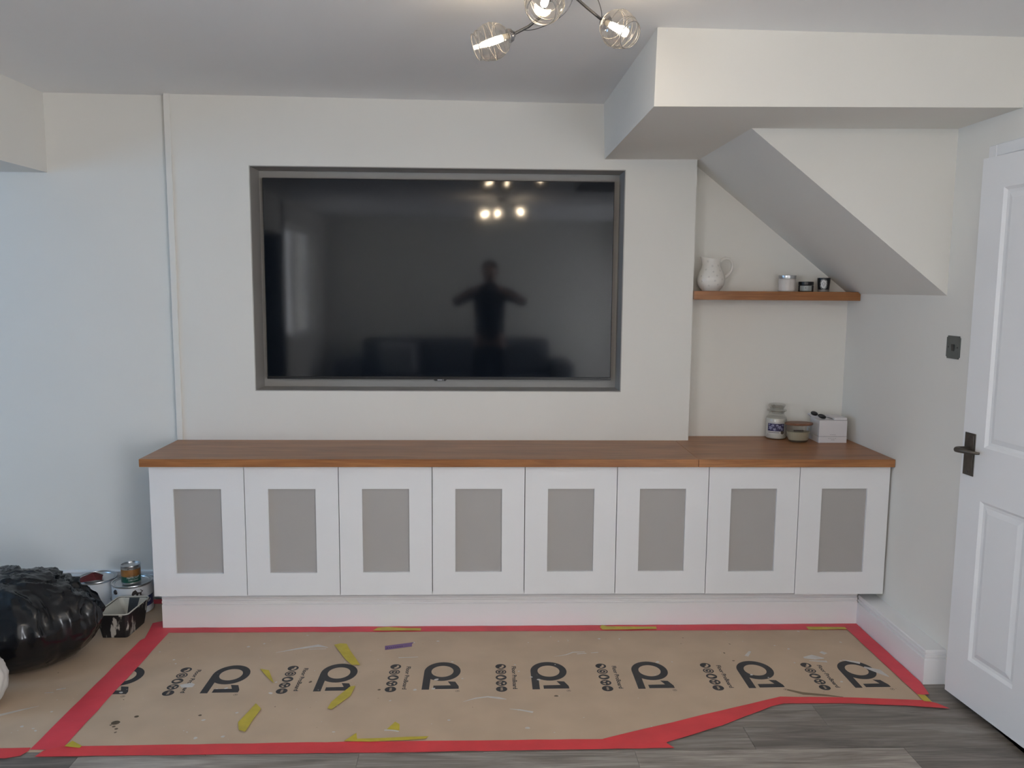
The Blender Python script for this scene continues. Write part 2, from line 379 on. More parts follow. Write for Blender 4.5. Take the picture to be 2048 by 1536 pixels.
# local frame: s along the door from latch to hinge (-Y rotated), n outwards to the room
def dl(s, n, z): # door-local -> empty-local
    c, sn = math.cos(dang), math.sin(dang)
    return Vector((s*sn - n*c, -s*c - n*sn, z))
SV = [0, 0.106, 0.332, 0.424, 0.650, DW]; ZV = [0, 0.163, 0.757, 0.938, 1.836, DH]
bm = bmesh.new()
grid = {(i, j): bm.verts.new(dl(s, 0, z)) for i, s in enumerate(SV) for j, z in enumerate(ZV)}
for i in range(5):
    for j in range(5):
        q = [grid[i, j], grid[i+1, j], grid[i+1, j+1], grid[i, j+1]]
        if i in (1, 3) and j in (1, 3): continue
        bm.faces.new(q)
bk = [bm.verts.new(dl(s, -DT, z)) for s, z in ((0,0),(DW,0),(DW,DH),(0,DH))]
bm.faces.new(bk)
bm.faces.new([grid[0, j] for j in range(6)] + [bk[3], bk[0]]); bm.faces.new([grid[5, j] for j in range(6)] + [bk[2], bk[1]])
bm.faces.new([grid[i, 0] for i in range(6)] + [bk[1], bk[0]]); bm.faces.new([grid[i, 5] for i in range(6)] + [bk[2], bk[3]])
from_bm('door_leaf', bm, M_trim, door)
for i in (1, 3):
    for j in (1, 3):
        bm = bmesh.new(); s0, s1, z0, z1 = SV[i], SV[i+1], ZV[j], ZV[j+1]
        prev = None
        for inset, dep in ((0, 0), (0.004, 0.0), (0.014, -0.008), (0.024, -0.009), (0.042, -0.003), (0.046, -0.003)):
            ring = [bm.verts.new(dl(a, dep, b)) for a, b in ((s0+inset, z0+inset), (s1-inset, z0+inset), (s1-inset, z1-inset), (s0+inset, z1-inset))]
            if prev:
                for k in range(4): bm.faces.new((prev[k], prev[(k+1) % 4], ring[(k+1) % 4], ring[k]))
            prev = ring
        bm.faces.new(prev)
        o = from_bm('panel', bm, M_trim, door)
M_bronze = mat('aged_pewter', (0.13, 0.115, 0.10), 0.42, metal=0.75, var=0.25, vscale=40)
h = link(bpy.data.objects.new('door_handle', None), door, label='aged pewter lever handle')
def dbox(bm, s0, s1, n0, n1, z0, z1, bev=0.001):
    b2 = bbox(bmesh.new(), s0, s1, n0, n1, z0, z1, bev)
    mp = {v: bm.verts.new(dl(v.co.x, v.co.y, v.co.z)) for v in b2.verts}
    for f in b2.faces: bm.faces.new([mp[v] for v in f.verts])
    b2.free(); return bm
HZ = 0.925
from_bm('backplate', dbox(dbox(bmesh.new(), 0.013, 0.068, 0, 0.003, HZ-0.096, HZ+0.057), 0.018, 0.063, 0.003, 0.0055, HZ-0.090, HZ+0.051), M_bronze, h)
bm = tube(bmesh.new(), [dl(0.040, 0.003, HZ+0.0), dl(0.040, 0.03, HZ), dl(0.041, 0.047, HZ), dl(0.047, 0.056, HZ), dl(0.060, 0.056, HZ), dl(0.085, 0.046, HZ-0.001), dl(0.105, 0.032, HZ-0.002), dl(0.118, 0.022, HZ-0.002)],
          [0.009, 0.0095, 0.010, 0.0105, 0.0095, 0.008, 0.006, 0.004], 12)
from_bm('lever', bm, M_bronze, h, smooth=True)
for zz in (HZ+0.046, HZ-0.083):
    from_bm('screw', lathe(bmesh.new(), [(0.0035, 0), (0.0035, 0.001), (0.001, 0.0016)], 10, M=Matrix.Translation(dl(0.040, 0.0055, zz)) @ Matrix.Rotation(-PI/2, 4, 'Y')), M_gun, h)

# ================================================================== CABINETS AND WORKTOP
CW = (1.7702+1.4223)/8
ordn = ['leftmost', 'second', 'third', 'fourth', 'fifth', 'sixth', 'seventh', 'rightmost']
cab_lab = ['leftmost white cabinet of the row, next to the paint cans', 'second white cabinet from the left with grey inset panel', 'third white cabinet from the left with grey inset panel', 'fourth white cabinet from the left with grey inset panel', 'fifth white cabinet from the left, right of the middle of the row', 'sixth white cabinet from the left with grey inset panel', 'white cabinet second from the right-hand wall with grey inset panel', 'rightmost white cabinet of the row, against the right wall']
dz = [-0.001, 0.0, 0.001, 0.002, 0.002, 0.001, -0.001, -0.0065]
bmc = bbox(bmesh.new(), 0.001, CW-0.001, Yd+0.021-Yk, Yb-0.002-Yk, 0.180, zwb-0.0005)
car_me = bpy.data.meshes.new('carcass'); bmc.to_mesh(car_me); bmc.free(); car_me.materials.append(mat('gap_shade_board', (0.10, 0.09, 0.08), 0.8))  # carcass coloured dark to stand in for shade in the door gaps
for i in range(8):
    x0 = -1.4223 + i*CW
    c = thing('cabinet', cab_lab[i], 'cabinet', (x0, Yk, 0), group='row of built-in cabinets')
    link(bpy.data.objects.new('carcass', car_me), c)
    g = 0.0016; zb = zdb + dz[i]; zt = zwb-0.003
    ix0, ix1, iz0, iz1 = 0.0995, 0.3005, 0.277+dz[i], 0.648
    bm = frame_xz(bmesh.new(), g, CW-g, zb, zt, ix0, ix1, iz0, iz1, Yd-Yk, Yd-Yk+0.020)
    d = from_bm('cabinet_door', bm, M_cab, c)
    box('inset_panel', ix0-0.002, ix1+0.002, Yd-Yk+0.0095, Yd-Yk+0.0165, iz0-0.002, iz1+0.002, M_grey, d, label='grey recessed panel')
wt = thing('worktop', 'long oiled oak worktop over the white cabinets', 'worktop', (0, Yw, zwb))
JX = 0.9185
box('board', XS, JX-0.0006, 0, Yb-Yw-0.001, 0, zw-zwb, M_oak, wt, bev=0.0015)
bm = bmesh.new(); prism(bm, [(JX+0.0006, -0.001), (Xr-0.002, -0.001), (Xr-0.002, Ya-Yw-0.001), (XB+0.001, Ya-Yw-0.001), (XB+0.001, Yb-Yw-0.001), (JX+0.0006, Yb-Yw-0.001)], 'Z', 0.0, zw-zwb)
bmesh.ops.bevel(bm, geom=[e for e in bm.edges], offset=0.0012, segments=1, affect='EDGES')
from_bm('board', bm, M_oak, wt)

# floating shelf: cut to the slope of the stairs at its right end
sh_y0, sh_y1, sz0, sz1 = 3.836, Ya-0.001, 1.4585, 1.4995
bm = prism(bmesh.new(), [(0.9826 if False else XB+0.001, sz0), (Xr-0.0012, sz0), (Xr-0.0012, 1.4885), (1.7640, sz1), (XB+0.001, sz1)], 'Y', sh_y0-Yb, sh_y1-Yb)
bmesh.ops.bevel(bm, geom=[e for e in bm.edges], offset=0.001, segments=1, affect='EDGES')
sh = from_bm('wall_shelf', bm, M_oak, None, label='short oiled oak shelf in the alcove under the stairs', cat='shelf'); sh.location = (0, Yb, 0)

# ================================================================== TELEVISION
TX0, TX1, TZ0, TZ1, TY = -1.0515, 0.6155, 1.0635, 2.0135, 3.9624
tv = thing('television', 'large black flat television set into the grey recess', 'television', ((TX0+TX1)/2, TY, TZ0))
hw, hh = (TX1-TX0)/2, TZ1-TZ0
M_screen = mat('tv_screen', (0.006, 0.009, 0.014), 0.06, spec=0.37, var=0.0)
M_bezel = mat('tv_bezel', (0.006, 0.006, 0.008), 0.35)
box('casing', -hw, hw, 0.002, NY-TY-0.001, 0.0, hh, M_bezel, tv, bev=0.002)
box('screen', -hw+0.004, hw-0.004, 0.0, 0.003, 0.012, hh-0.004, M_screen, tv)
box('lower_bezel', -hw, hw, -0.003, 0.004, -0.002, 0.0095, M_bezel, tv, bev=0.001)
bm = prism(bmesh.new(), [(-0.034, 0.0), (0.034, 0.0), (0.026, -0.0085), (-0.026, -0.0085)], 'Y', -0.004, 0.006)
bd = from_bm('logo_badge', bm, M_bezel, tv)
box('lettering', -0.013, 0.010, -0.0048, -0.004, -0.0065, -0.0015, mat('silver_print', (0.45, 0.45, 0.47), 0.4), bd)
box('indicator', 0.014, 0.0165, -0.0048, -0.004, -0.0075, 0.0, MATS['silver_print'], bd)

# ================================================================== LIGHT SWITCH
ls = thing('light_switch', 'brushed steel light switch on the right wall beside the door', 'switch', (Xr, 3.038, 1.2965))
M_steel = mat('brushed_steel', (0.16, 0.175, 0.17), 0.45, metal=0.6, var=0.1, vscale=50)
bm = bbox(bmesh.new(), -0.005, 0, -0.043, 0.043, -0.043, 0.043); bmesh.ops.bevel(bm, geom=[e for e in bm.edges if abs(e.verts[0].co.x-e.verts[1].co.x) > 0.003], offset=0.006, segments=3, affect='EDGES')
from_bm('faceplate', bm, M_steel, ls)
bm = bbox(bmesh.new(), -0.0085, -0.005, -0.0105, 0.0075, -0.014, 0.012, 0.001)
for v in bm.verts:
    if v.co.x < -0.007 and v.co.z < 0: v.co.x += 0.002
from_bm('rocker', bm, mat('dark_rocker', (0.05, 0.052, 0.05), 0.4, metal=0.3), ls)
for yy in (-0.030, 0.030):
    from_bm('screw', lathe(bmesh.new(), [(0.0035, 0), (0.0035, 0.0008), (0.002, 0.0012)], 10, M=Matrix.Translation((-0.005, yy, 0)) @ Matrix.Rotation(-PI/2, 4, 'Y')), MATS['dark_rocker'], ls)

# ================================================================== CEILING LAMPS
M_shade = glassy('smoked_shade_glass', (0.90, 0.885, 0.865), 0.12, 0.08, (0.85, 0.84, 0.82))
M_thread = mat('glass_thread', (0.22, 0.21, 0.20), 0.2, spec=0.8)
M_base = mat('bulb_base', (0.75, 0.68, 0.55), 0.4)
def make_lamp(loc, label, strength):
    """three-arm semi-flush fitting; local origin at the ceiling"""
    M_bulb = emit('warm_bulb_%d' % len(MATS), (1.0, 0.81, 0.57), strength)
    L = thing('ceiling_lamp', label, 'lamp', loc, group='three-arm ceiling lamps')
    from_bm('ceiling_plate', lathe(bmesh.new(), [(0.0, 0.0), (0.055, 0.0), (0.055, -0.012), (0.045, -0.022), (0.012, -0.026), (0.0, -0.026)], 32, cap=False), M_chrome, L, smooth=True)
    O = Vector((0.19, 2.28, 2.351))
    arms = [ # neck, shade axis, arm path (world coordinates of the visible lamp)
        (Vector((0.0765, 2.39, 2.215)), Vector((-0.90, -0.16, -0.36)), [(0.19, 2.285, 2.325), (0.172, 2.33, 2.30), (0.148, 2.375, 2.255), (0.118, 2.387, 2.235), (0.0765, 2.39, 2.215)]),
        (Vector((0.327, 2.385, 2.254)), Vector((0.56, -0.62, -0.50)), [(0.19, 2.29, 2.325), (0.235, 2.33, 2.303), (0.28, 2.36, 2.279), (0.327, 2.385, 2.254)]),
        (Vector((0.158, 2.195, 2.262)), Vector((-0.18, -0.72, -0.62)), [(0.19, 2.275, 2.325), (0.182, 2.25, 2.31), (0.172, 2.22, 2.285), (0.158, 2.195, 2.262)])]
    for neck, ax, path in arms:
        ax = ax.normalized(); nl = neck - O
        arm = from_bm('arm', tube(bmesh.new(), [Vector(p)-O for p in path], 0.0042, 10), M_gun, L, smooth=True)
        q = Vector((0, 0, 1)).rotation_difference(ax).to_matrix().to_4x4(); MT = Matrix.Translation(nl) @ q
        from_bm('lamp_holder', lathe(bmesh.new(), [(0.0, -0.004), (0.007, -0.004), (0.010, 0.0), (0.017, 0.005), (0.0195, 0.013), (0.0195, 0.016), (0.008, 0.017), (0.0, 0.017)], 24, cap=False, M=MT), M_chrome, L, smooth=True)
        prof = [(0.0175, 0.012), (0.024, 0.018), (0.036, 0.029), (0.0455, 0.043), (0.0505, 0.058), (0.0500, 0.074), (0.0455, 0.090), (0.039, 0.107), (0.036, 0.114)]
        shd = from_bm('lamp_shade', lathe(bmesh.new(), prof, 40, cap=False, M=MT), M_shade, L, smooth=True)
        # wavy glass threads wound round the shade
        def rad(t):
            for (r0, a), (r1, b) in zip(prof, prof[1:]):
                if a <= t <= b: return r0 + (r1-r0)*(t-a)/(b-a)
            return prof[-1][0] if t > prof[-1][1] else prof[0][0]
        for base, amp, ph, turns in ((0.034, 0.006, 0.3, 1), (0.048, 0.011, 1.9, 1), (0.058, 0.013, 4.0, 1), (0.072, 0.009, 2.6, 1), (0.086, 0.010, 5.2, 1), (0.097, 0.006, 0.9, 1), (0.103, 0.007, 3.4, 1)):
            pts = []
            for k in range(49):
                a = 2*PI*k/48; t = base + amp*math.sin(a+ph) + 0.0015*math.sin(3*a+ph)
                r = rad(t)+0.0004; pts.append(MT @ Vector((r*math.cos(a), r*math.sin(a), t)))
            from_bm('glass_thread', tube(bmesh.new(), pts, 0.00045, 5, cap=False), M_thread, shd, smooth=True)
        from_bm('rim', tube(bmesh.new(), [MT @ Vector((0.036*math.cos(2*PI*k/40), 0.036*math.sin(2*PI*k/40), 0.114)) for k in range(41)], 0.0013, 6, cap=False), M_thread, shd, smooth=True)
        bl = from_bm('bulb_base', lathe(bmesh.new(), [(0.0, 0.014), (0.0085, 0.014), (0.0085, 0.034), (0.0, 0.034)], 16, cap=False, M=MT), M_base, L, smooth=True)
        from_bm('bulb', lathe(bmesh.new(), [(0.0, 0.034), (0.0085, 0.035), (0.0095, 0.05), (0.009, 0.072), (0.006, 0.080), (0.0, 0.083)], 16, cap=False, M=MT), M_bulb, L, smooth=True)
    def wire(pts):
        P = [Vector(p)-O for p in pts]; out = []
        for i in range(len(P)-1):
            p0, p1, p2, p3 = P[max(i-1, 0)], P[i], P[i+1], P[min(i+2, len(P)-1)]
            for k in range(8):
                t = k/8; out.append(0.5*((2*p1)+(p2-p0)*t+(2*p0-5*p1+4*p2-p3)*t*t+(3*p1-p0-3*p2+p3)*t**3))
        out.append(P[-1]); from_bm('decorative_wire', tube(bmesh.new(), out, 0.0011, 6), M_gun, L, smooth=True)
    wire([(0.100, 2.389, 2.226), (0.135, 2.38, 2.226), (0.185, 2.37, 2.243), (0.220, 2.36, 2.268), (0.237, 2.35, 2.298), (0.235, 2.33, 2.325), (0.20, 2.29, 2.330)])
    wire([(0.324, 2.385, 2.258), (0.320, 2.375, 2.280), (0.303, 2.35, 2.305), (0.27, 2.32, 2.322), (0.20, 2.285, 2.330)])
    return L
make_lamp((0.19, 2.28, zc(0.19)+0.0005), 'three-arm ceiling lamp with rippled smoked glass shades, nearest the television', BULB1)
make_lamp((0.16, -0.04, zc(0.16)+0.0005), 'three-arm ceiling lamp above the photographer, seen reflected in the screen', BULB2)

# ================================================================== FLOOR PROTECTION
def sheet(name, pts, z, th, m, parent=None, **kw):
    bm = prism(bmesh.new(), pts, 'Z', z, z+th); return from_bm(name, bm, m, parent, **kw)
paper = sheet('floor_paper', [(-1.428, 2.545), (0.545, 2.545), (1.11, 2.815), (1.655, 2.79), (1.655, 3.50), (-1.428, 3.50)], 0.0003, 0.0012, M_kraft, label='brown protective floor paper with printed logos in front of the cabinets', cat='floor paper')
paper2 = sheet('floor_paper', [(-2.6, 2.54), (-1.43, 2.54), (-1.43, 3.40), (-1.425, 3.83), (-2.6, 3.83)], 0.0003, 0.0010, M_kraft, label='brown protective floor paper under the bin bag and paint cans', cat='floor paper')
PZ = 0.0017
def ell(cx, cy, rx, ry, n, a0=0, a1=2*PI): return [(cx+rx*math.cos(a0+(a1-a0)*i/n), cy+ry*math.sin(a0+(a1-a0)*i/n)) for i in range(n if abs(a1-a0-2*PI) < 1e-6 else n+1)]
def flat(bm, pts, z):
    bm.faces.new([bm.verts.new((x, y, z)) for x, y in pts])
def ring_flat(bm, o_, i_, z):
    A = [bm.verts.new((x, y, z)) for x, y in o_]; B = [bm.verts.new((x, y, z)) for x, y in i_]; n = len(A)
    for k in range(n): bm.faces.new((A[k], A[(k+1) % n], B[(k+1) % n], B[k]))
def logo_meshes():
    bm = bmesh.new()
    # letter Q: ring plus straight tail; local origin = lower left of the print, x right, y away from camera
    ring_flat(bm, ell(0.0715, 0.147, 0.0715, 0.079, 40), ell(0.0715, 0.147, 0.0435, 0.047, 40), 0)
    flat(bm, [(0.0, 0.0), (0.028, 0.0), (0.0285, 0.110), (0.0, 0.147)], 0.00003)
    flat(bm, [(0.043, 0.004), (0.140, 0.005), (0.1395, 0.024), (0.125, 0.061), (0.096, 0.064), (0.109, 0.033), (0.043, 0.031)], 0)
    me = bpy.data.meshes.new('printed_logo'); bm.to_mesh(me); bm.free(); me.materials.append(M_ink)
    bm = bmesh.new(); ring_flat(bm, ell(0.136, -0.013, 0.008, 0.007, 18), ell(0.136, -0.013, 0.0068, 0.0058, 18), 0); 
    r_ = bpy.data.meshes.new('registered_mark'); bm.to_mesh(r_); bm.free(); r_.materials.append(M_ink)
    return me, r_
logo_me, reg_me = logo_meshes()
rt = text_mesh('R', 0.009, bold=0.0003); rt.transform(Matrix.Translation((0.1335, -0.0095, 0)) @ Matrix.Rotation(-PI/2, 4, 'Z')); rt.materials.append(M_ink)
# five round icons
def icon_mesh(k):
    bm = bmesh.new(); R_ = 0.0215
    flat(bm, ell(0, 0, R_, R_*0.98, 28), 0)
    me = bpy.data.meshes.new('round_icon'); bm.to_mesh(me); bm.free(); me.materials.append(M_ink); return me
def icon_mark(k):
    bm = bmesh.new(); z = 0.00006
    if k == 0:
        flat(bm, [(-0.006, -0.014), (0.002, -0.016), (0.012, -0.006), (0.013, 0.006), (0.008, 0.012), (0.003, 0.006), (0.004, -0.001), (-0.004, -0.006)], z)
    elif k == 1:
        ring_flat(bm, ell(0, 0, 0.016, 0.0155, 24), ell(0, 0, 0.0125, 0.012, 24), z); flat(bm, [(-0.004, -0.007), (0.002, -0.005), (0.005, 0.006), (-0.001, 0.004)], z)
    elif k == 2:
        flat(bm, [(0.0155, 0.0)] + ell(-0.003, 0, 0.011, 0.0095, 14, 0.5, 2*PI-0.5), z)
    elif k == 3:
        for a in (0, 2*PI/3, 4*PI/3):
            flat(bm, [(math.cos(a+t)*r, math.sin(a+t)*r) for r, t in ((0.006, -0.5), (0.0155, -0.75), (0.0155, 0.3), (0.012, 0.45), (0.006, 0.4))], z)
    me = bpy.data.meshes.new('icon_symbol'); bm.to_mesh(me); bm.free(); me.materials.append(M_kraft); return me
icon_mes = [icon_mesh(k) for k in range(5)]; mark_mes = [icon_mark(k) for k in range(4)]
it = text_mesh('100%', 0.012, bold=0.0003); it.transform(Matrix.Translation((-0.0035, 0.0145, 0.00006)) @ Matrix.Rotation(-PI/2, 4, 'Z')); it.materials.append(M_kraft); mark_mes.append(it)
tx = text_mesh('Floor ProBoard', 0.0235, bold=0.0007); w_ = max(v.co.x for v in tx.vertices)
for v in tx.vertices: v.co.x *= 0.187/w_
tx.transform(Matrix.Rotation(-PI/2, 4, 'Z')); tx.materials.append(M_ink); tx.name = 'printed_text'
LX = [-1.466, -1.057, -0.640, -0.235, 0.184, 0.586, 1.009, 1.418]
LY = [2.912, 2.917, 2.924, 2.930, 2.925, 2.922, 2.920, 2.915]
for i, (x, y) in enumerate(zip(LX, LY)):
    def put(me, name, dx, dy, par=paper, z=PZ):
        o = bpy.data.objects.new(name, me); o.location = (x+dx, y+dy, z); return link(o, par)
    put(logo_me, 'printed_logo', 0, 0); put(reg_me, 'registered_mark', 0, 0); put(rt, 'registered_letter', 0, 0)
    if i == 0: continue
    put(tx, 'printed_text', -0.073, 0.191)
    for k in range(5):
        ic = put(icon_mes[k], 'round_icon', -0.117, 0.190-k*0.0463)
        s_ = bpy.data.objects.new('icon_symbol', mark_mes[k]); link(s_, ic)
# white splashes and dark spots
def streak(pts, ws):
    L_, R_ = [], []
    for i, p in enumerate(pts):
        a = Vector(pts[max(i-1, 0)]); b = Vector(pts[min(i+1, len(pts)-1)]); t = (b-a).normalized(); n = Vector((-t.y, t.x))
        L_.append(Vector(p)+n*ws[i]); R_.append(Vector(p)-n*ws[i])
    return [tuple(v) for v in L_ + list(reversed(R_))]
SZ_ = PZ+0.0002
def smear(pts, par=paper):
    bm = bmesh.new(); flat(bm, pts, SZ_); from_bm('paint_smear', bm, M_splash, par)
smear(streak([(-0.075, 2.838), (-0.03, 2.862), (0.014, 2.872), (0.055, 2.862), (0.083, 2.852)], [0.001, 0.004, 0.005, 0.007, 0.002]))
smear(streak([(0.092, 2.783), (0.13, 2.775), (0.176, 2.758)], [0.001, 0.004, 0.006]))
smear(streak([(0.29, 3.200), (0.34, 3.215), (0.37, 3.238), (0.42, 3.240)], [0.001, 0.003, 0.004, 0.003]))
smear(streak([(0.385, 3.223), (0.425, 3.228)], [0.003, 0.003])); smear(streak([(0.445, 3.23), (0.475, 3.235)], [0.002, 0.003]))
smear(streak([(-0.86, 3.255), (-0.78, 3.290), (-0.70, 3.318), (-0.655, 3.300)], [0.001, 0.006, 0.012, 0.002]))
smear(streak([(-0.73, 3.285), (-0.66, 3.288)], [0.003, 0.002]))
smear(streak([(1.318, 3.172), (1.36, 3.176), (1.40, 3.165)], [0.006, 0.022, 0.004])); smear(streak([(1.33, 3.145), (1.40, 3.135)], [0.003, 0.008]))
smear(streak([(1.41, 3.225), (1.425, 3.205)], [0.010, 0.012])); smear(streak([(1.53, 3.085), (1.57, 3.05), (1.59, 3.00)], [0.006, 0.018, 0.003])); smear(streak([(1.47, 3.15), (1.53, 3.12)], [0.003, 0.010]))
smear(streak([(1.085, 3.19), (1.115, 3.235)], [0.008, 0.005])); smear(streak([(-0.35, 3.20), (-0.27, 3.205)], [0.003, 0.002]))
smear([(-1.155, 2.985), (-1.115, 3.000), (-1.098, 2.988), (-1.10, 2.965), (-1.14, 2.962)])
smear(streak([(-0.34, 2.648), (-0.32, 2.652), (-0.29, 2.640)], [0.004, 0.007, 0.003]))
smear(streak([(-1.73, 2.755), (-1.66, 2.80), (-1.60, 2.835)], [0.010, 0.006, 0.001]), paper2); smear(streak([(-1.80, 2.72), (-1.73, 2.755)], [0.008, 0.010]), paper2)
smear(streak([(-1.60, 2.955), (-1.57, 2.965)], [0.004, 0.003]), paper2); smear(streak([(-1.63, 2.93), (-1.60, 2.935)], [0.002, 0.003]), paper2)
def specks(name, m, n, area, rmin, rmax, par, kind='stuff'):
    bm = bmesh.new()
    for _ in range(n):
        x, y = random.uniform(area[0], area[1]), random.uniform(area[2], area[3])
        if x > 0.5 and y < 2.56 + (x-0.5)*0.5 + 0.02 and y < 2.87: continue
        r = rmin + (rmax-rmin)*random.random()**3; e = random.uniform(0.5, 1.6); a = random.random()*PI
        pts = [(x + r*(e*math.cos(t)*math.cos(a) - math.sin(t)*math.sin(a))*(1+0.2*math.sin(3*t)), y + r*(e*math.cos(t)*math.sin(a) + math.sin(t)*math.cos(a))) for t in [2*PI*k/9 for k in range(9)]]
        flat(bm, pts, SZ_)
    o = from_bm(name, bm, m, par); o['kind'] = kind
specks('paint_speckles', M_splash, 150, (-1.35, 1.58, 2.60, 3.44), 0.0012, 0.007, paper)
specks('dark_spots', M_stain, 34, (-1.35, 1.58, 2.60, 3.44), 0.0012, 0.006, paper)
bm = bmesh.new()
for x, y, r in ((-1.275, 2.715, 0.015), (-1.27, 2.69, 0.006), (-1.255, 2.675, 0.006), (-1.22, 2.755, 0.008), (-1.285, 2.70, 0.004)): flat(bm, ell(x, y, r, r*0.9, 12), SZ_)
o = from_bm('oil_spots', bm, M_stain, paper); o['kind'] = 'stuff'
bm = bmesh.new(); flat(bm, streak([(1.15, 2.905), (1.20, 2.875), (1.28, 2.86), (1.34, 2.845)], [0.006, 0.010, 0.007, 0.002]), SZ_); from_bm('scuff_mark', bm, mat('brown_scuff', (0.20, 0.145, 0.09), 0.7), paper)
specks('paint_speckles', M_splash, 26, (-1.95, -1.5, 2.60, 3.1), 0.001, 0.006, paper2)
specks('dark_spots', M_stain, 8, (-1.95, -1.5, 2.60, 3.1), 0.001, 0.007, paper2)

# adhesive tape strips
def tape(name, pts, z, m, label, jag=0.0015, cat='tape', group=None):
    out = []
    n = len(pts)
    for i in range(n):
        a, b = Vector(pts[i]), Vector(pts[(i+1) % n]); L_ = (b-a).length; k = max(1, int(L_/0.06)); t = (b-a)/max(L_, 1e-6); nn = Vector((-t.y, t.x))
        for j in range(k):
            p = a + (b-a)*j/k
            if j: p = p + nn*random.uniform(-jag, jag)
            out.append((p.x, p.y))
    return sheet(name, out, z, 0.0003, m, label=label, cat=cat, group=group)
G = 'red floor tape strips'
tape('red_tape', [(-1.421, 3.458), (1.690, 3.443), (1.693, 3.509), (-1.421, 3.509)], 0.0024, M_red, 'red tape strip along the foot of the cabinet skirting', group=G)
tape('red_tape', [(-1.478, 2.552), (-1.375, 2.548), (-1.374, 3.46), (-1.4215, 3.51), (-1.4215, 3.60), (-1.485, 3.56), (-1.455, 3.40), (-1.466, 3.38)], 0.0028, M_red, 'wide red tape strip joining the two floor papers on the left', group=G)
tape('red_tape', [(-1.44, 2.510), (-0.3, 2.512), (0.630, 2.519), (0.612, 2.545), (0.612, 2.576), (-0.4, 2.577), (-1.38, 2.568), (-1.43, 2.545)], 0.0032, M_red2, 'long red tape strip along the front edge of the printed paper', group=G)
tape('red_tape', [(0.40, 2.5765), (0.545, 2.545), (0.612, 2.553), (0.83, 2.655), (1.045, 2.780), (1.132, 2.812), (1.098, 2.8475), (0.9, 2.772), (0.6, 2.655)], 0.0036, M_red2, 'slanting red tape strip at the cut-off right corner of the paper', group=G)
tape('red_tape', [(1.09, 2.800), (1.35, 2.795), (1.55, 2.775), (1.690, 2.752), (1.665, 2.790), (1.63, 2.812), (1.36, 2.838), (1.10, 2.849)], 0.0040, M_red2, 'short red tape strip near the door at the paper front', group=G)
tape('red_tape', [(1.626, 2.85), (1.672, 2.856), (1.690, 2.95), (1.690, 3.475), (1.62, 3.45)], 0.0044, M_red, 'red tape strip running along the boxed skirting on the right', group=G)
tape('red_tape', [(-2.6, 2.500), (-1.53, 2.504), (-1.49, 2.517), (-1.478, 2.545), (-1.482, 2.564), (-2.6, 2.552)], 0.0024, M_red2, 'red tape strip at the front of the left floor paper', group=G)
tape('red_tape', [(-2.6, 3.80), (-1.455, 3.79), (-1.455, 3.845), (-2.6, 3.855)], 0.0018, M_red, 'red tape strip by the back wall behind the paint cans', group=G)
GY = 'yellow tape scraps'
YZ = 0.0050
tape('yellow_tape', [(-0.633, 3.319), (-0.608, 3.332), (-0.582, 3.328), (-0.496, 3.132), (-0.530, 3.133), (-0.565, 3.187)], YZ, M_yel, 'long yellow tape scrap above the second full logo', 0.003, group=GY)
tape('yellow_tape', [(-0.561, 2.794), (-0.555, 2.84), (-0.505, 2.955), (-0.487, 2.958), (-0.493, 2.883), (-0.545, 2.786)], YZ, M_yel, 'yellow tape scrap across the lower edge of the second full logo', 0.003, group=GY)
tape('yellow_tape', [(-0.885, 3.105), (-0.847, 3.092), (-0.800, 2.985), (-0.828, 3.02)], YZ, M_yel, 'small torn yellow tape scrap between two logos on the left', 0.003, group=GY)
tape('yellow_tape', [(-0.852, 2.704), (-0.826, 2.834), (-0.797, 2.795), (-0.81, 2.643), (-0.835, 2.655)], YZ, M_yel, 'yellow tape scrap lying alone near the front left', 0.003, group=GY)
tape('yellow_tape', [(-1.374, 2.566), (-1.364, 2.598), (-1.318, 2.566), (-1.32, 2.555)], YZ, M_yel, 'yellow tape corner at the left tape crossing', 0.001, group=GY)
tape('yellow_tape', [(-0.465, 2.578), (-0.432, 2.628), (-0.424, 2.592), (-0.185, 2.602), (-0.195, 2.588), (-0.378, 2.573)], YZ, M_yel, 'long yellow tape scrap along the front red tape', 0.002, group=GY)
tape('yellow_tape', [(-0.332, 2.654), (-0.309, 2.702), (-0.292, 2.686), (-0.288, 2.646)], YZ-0.0027, M_yel, 'small yellow tape scrap with a white paint blot', 0.001, group=GY)
tape('yellow_tape', [(-0.489, 3.461), (-0.473, 3.490), (-0.43, 3.497), (-0.35, 3.485), (-0.28, 3.483), (-0.278, 3.457)], YZ, M_yel, 'yellow tape strip over the skirting tape left of centre', 0.002, group=GY)
tape('yellow_tape', [(0.517, 3.482), (0.530, 3.505), (0.55, 3.490), (0.77, 3.483), (0.768, 3.458), (0.525, 3.455)], YZ, M_yel, 'crumpled yellow tape strip over the skirting tape right of centre', 0.002, group=GY)
tape('yellow_tape', [(1.446, 3.472), (1.620, 3.465), (1.619, 3.443), (1.446, 3.441)], YZ, M_yel, 'yellow tape strip over the skirting tape at the right end', 0.002, group=GY)
tape('yellow_tape', [(1.626, 2.856), (1.652, 2.849), (1.650, 2.800), (1.622, 2.805)], YZ, M_yel, 'yellow tape piece at the right front corner of the paper', 0.001, group=GY)
pt = tape('purple_tape', [(-0.418, 3.310), (-0.300, 3.345), (-0.306, 3.325), (-0.304, 3.304), (-0.413, 3.272)], 0.0020, M_pur, 'short purple tape label on the floor paper', 0.0005)
bm = bmesh.new()
for k in range(8):
    x = -0.408 + k*0.0085; y = 3.289 + (x+0.408)*0.29
    flat(bm, [(x, y-0.004*random.uniform(.6, 1.2)), (x+0.005, y-0.003), (x+0.006, y+0.004*random.uniform(.5, 1.2)), (x+0.001, y+0.004)], 0.0025)
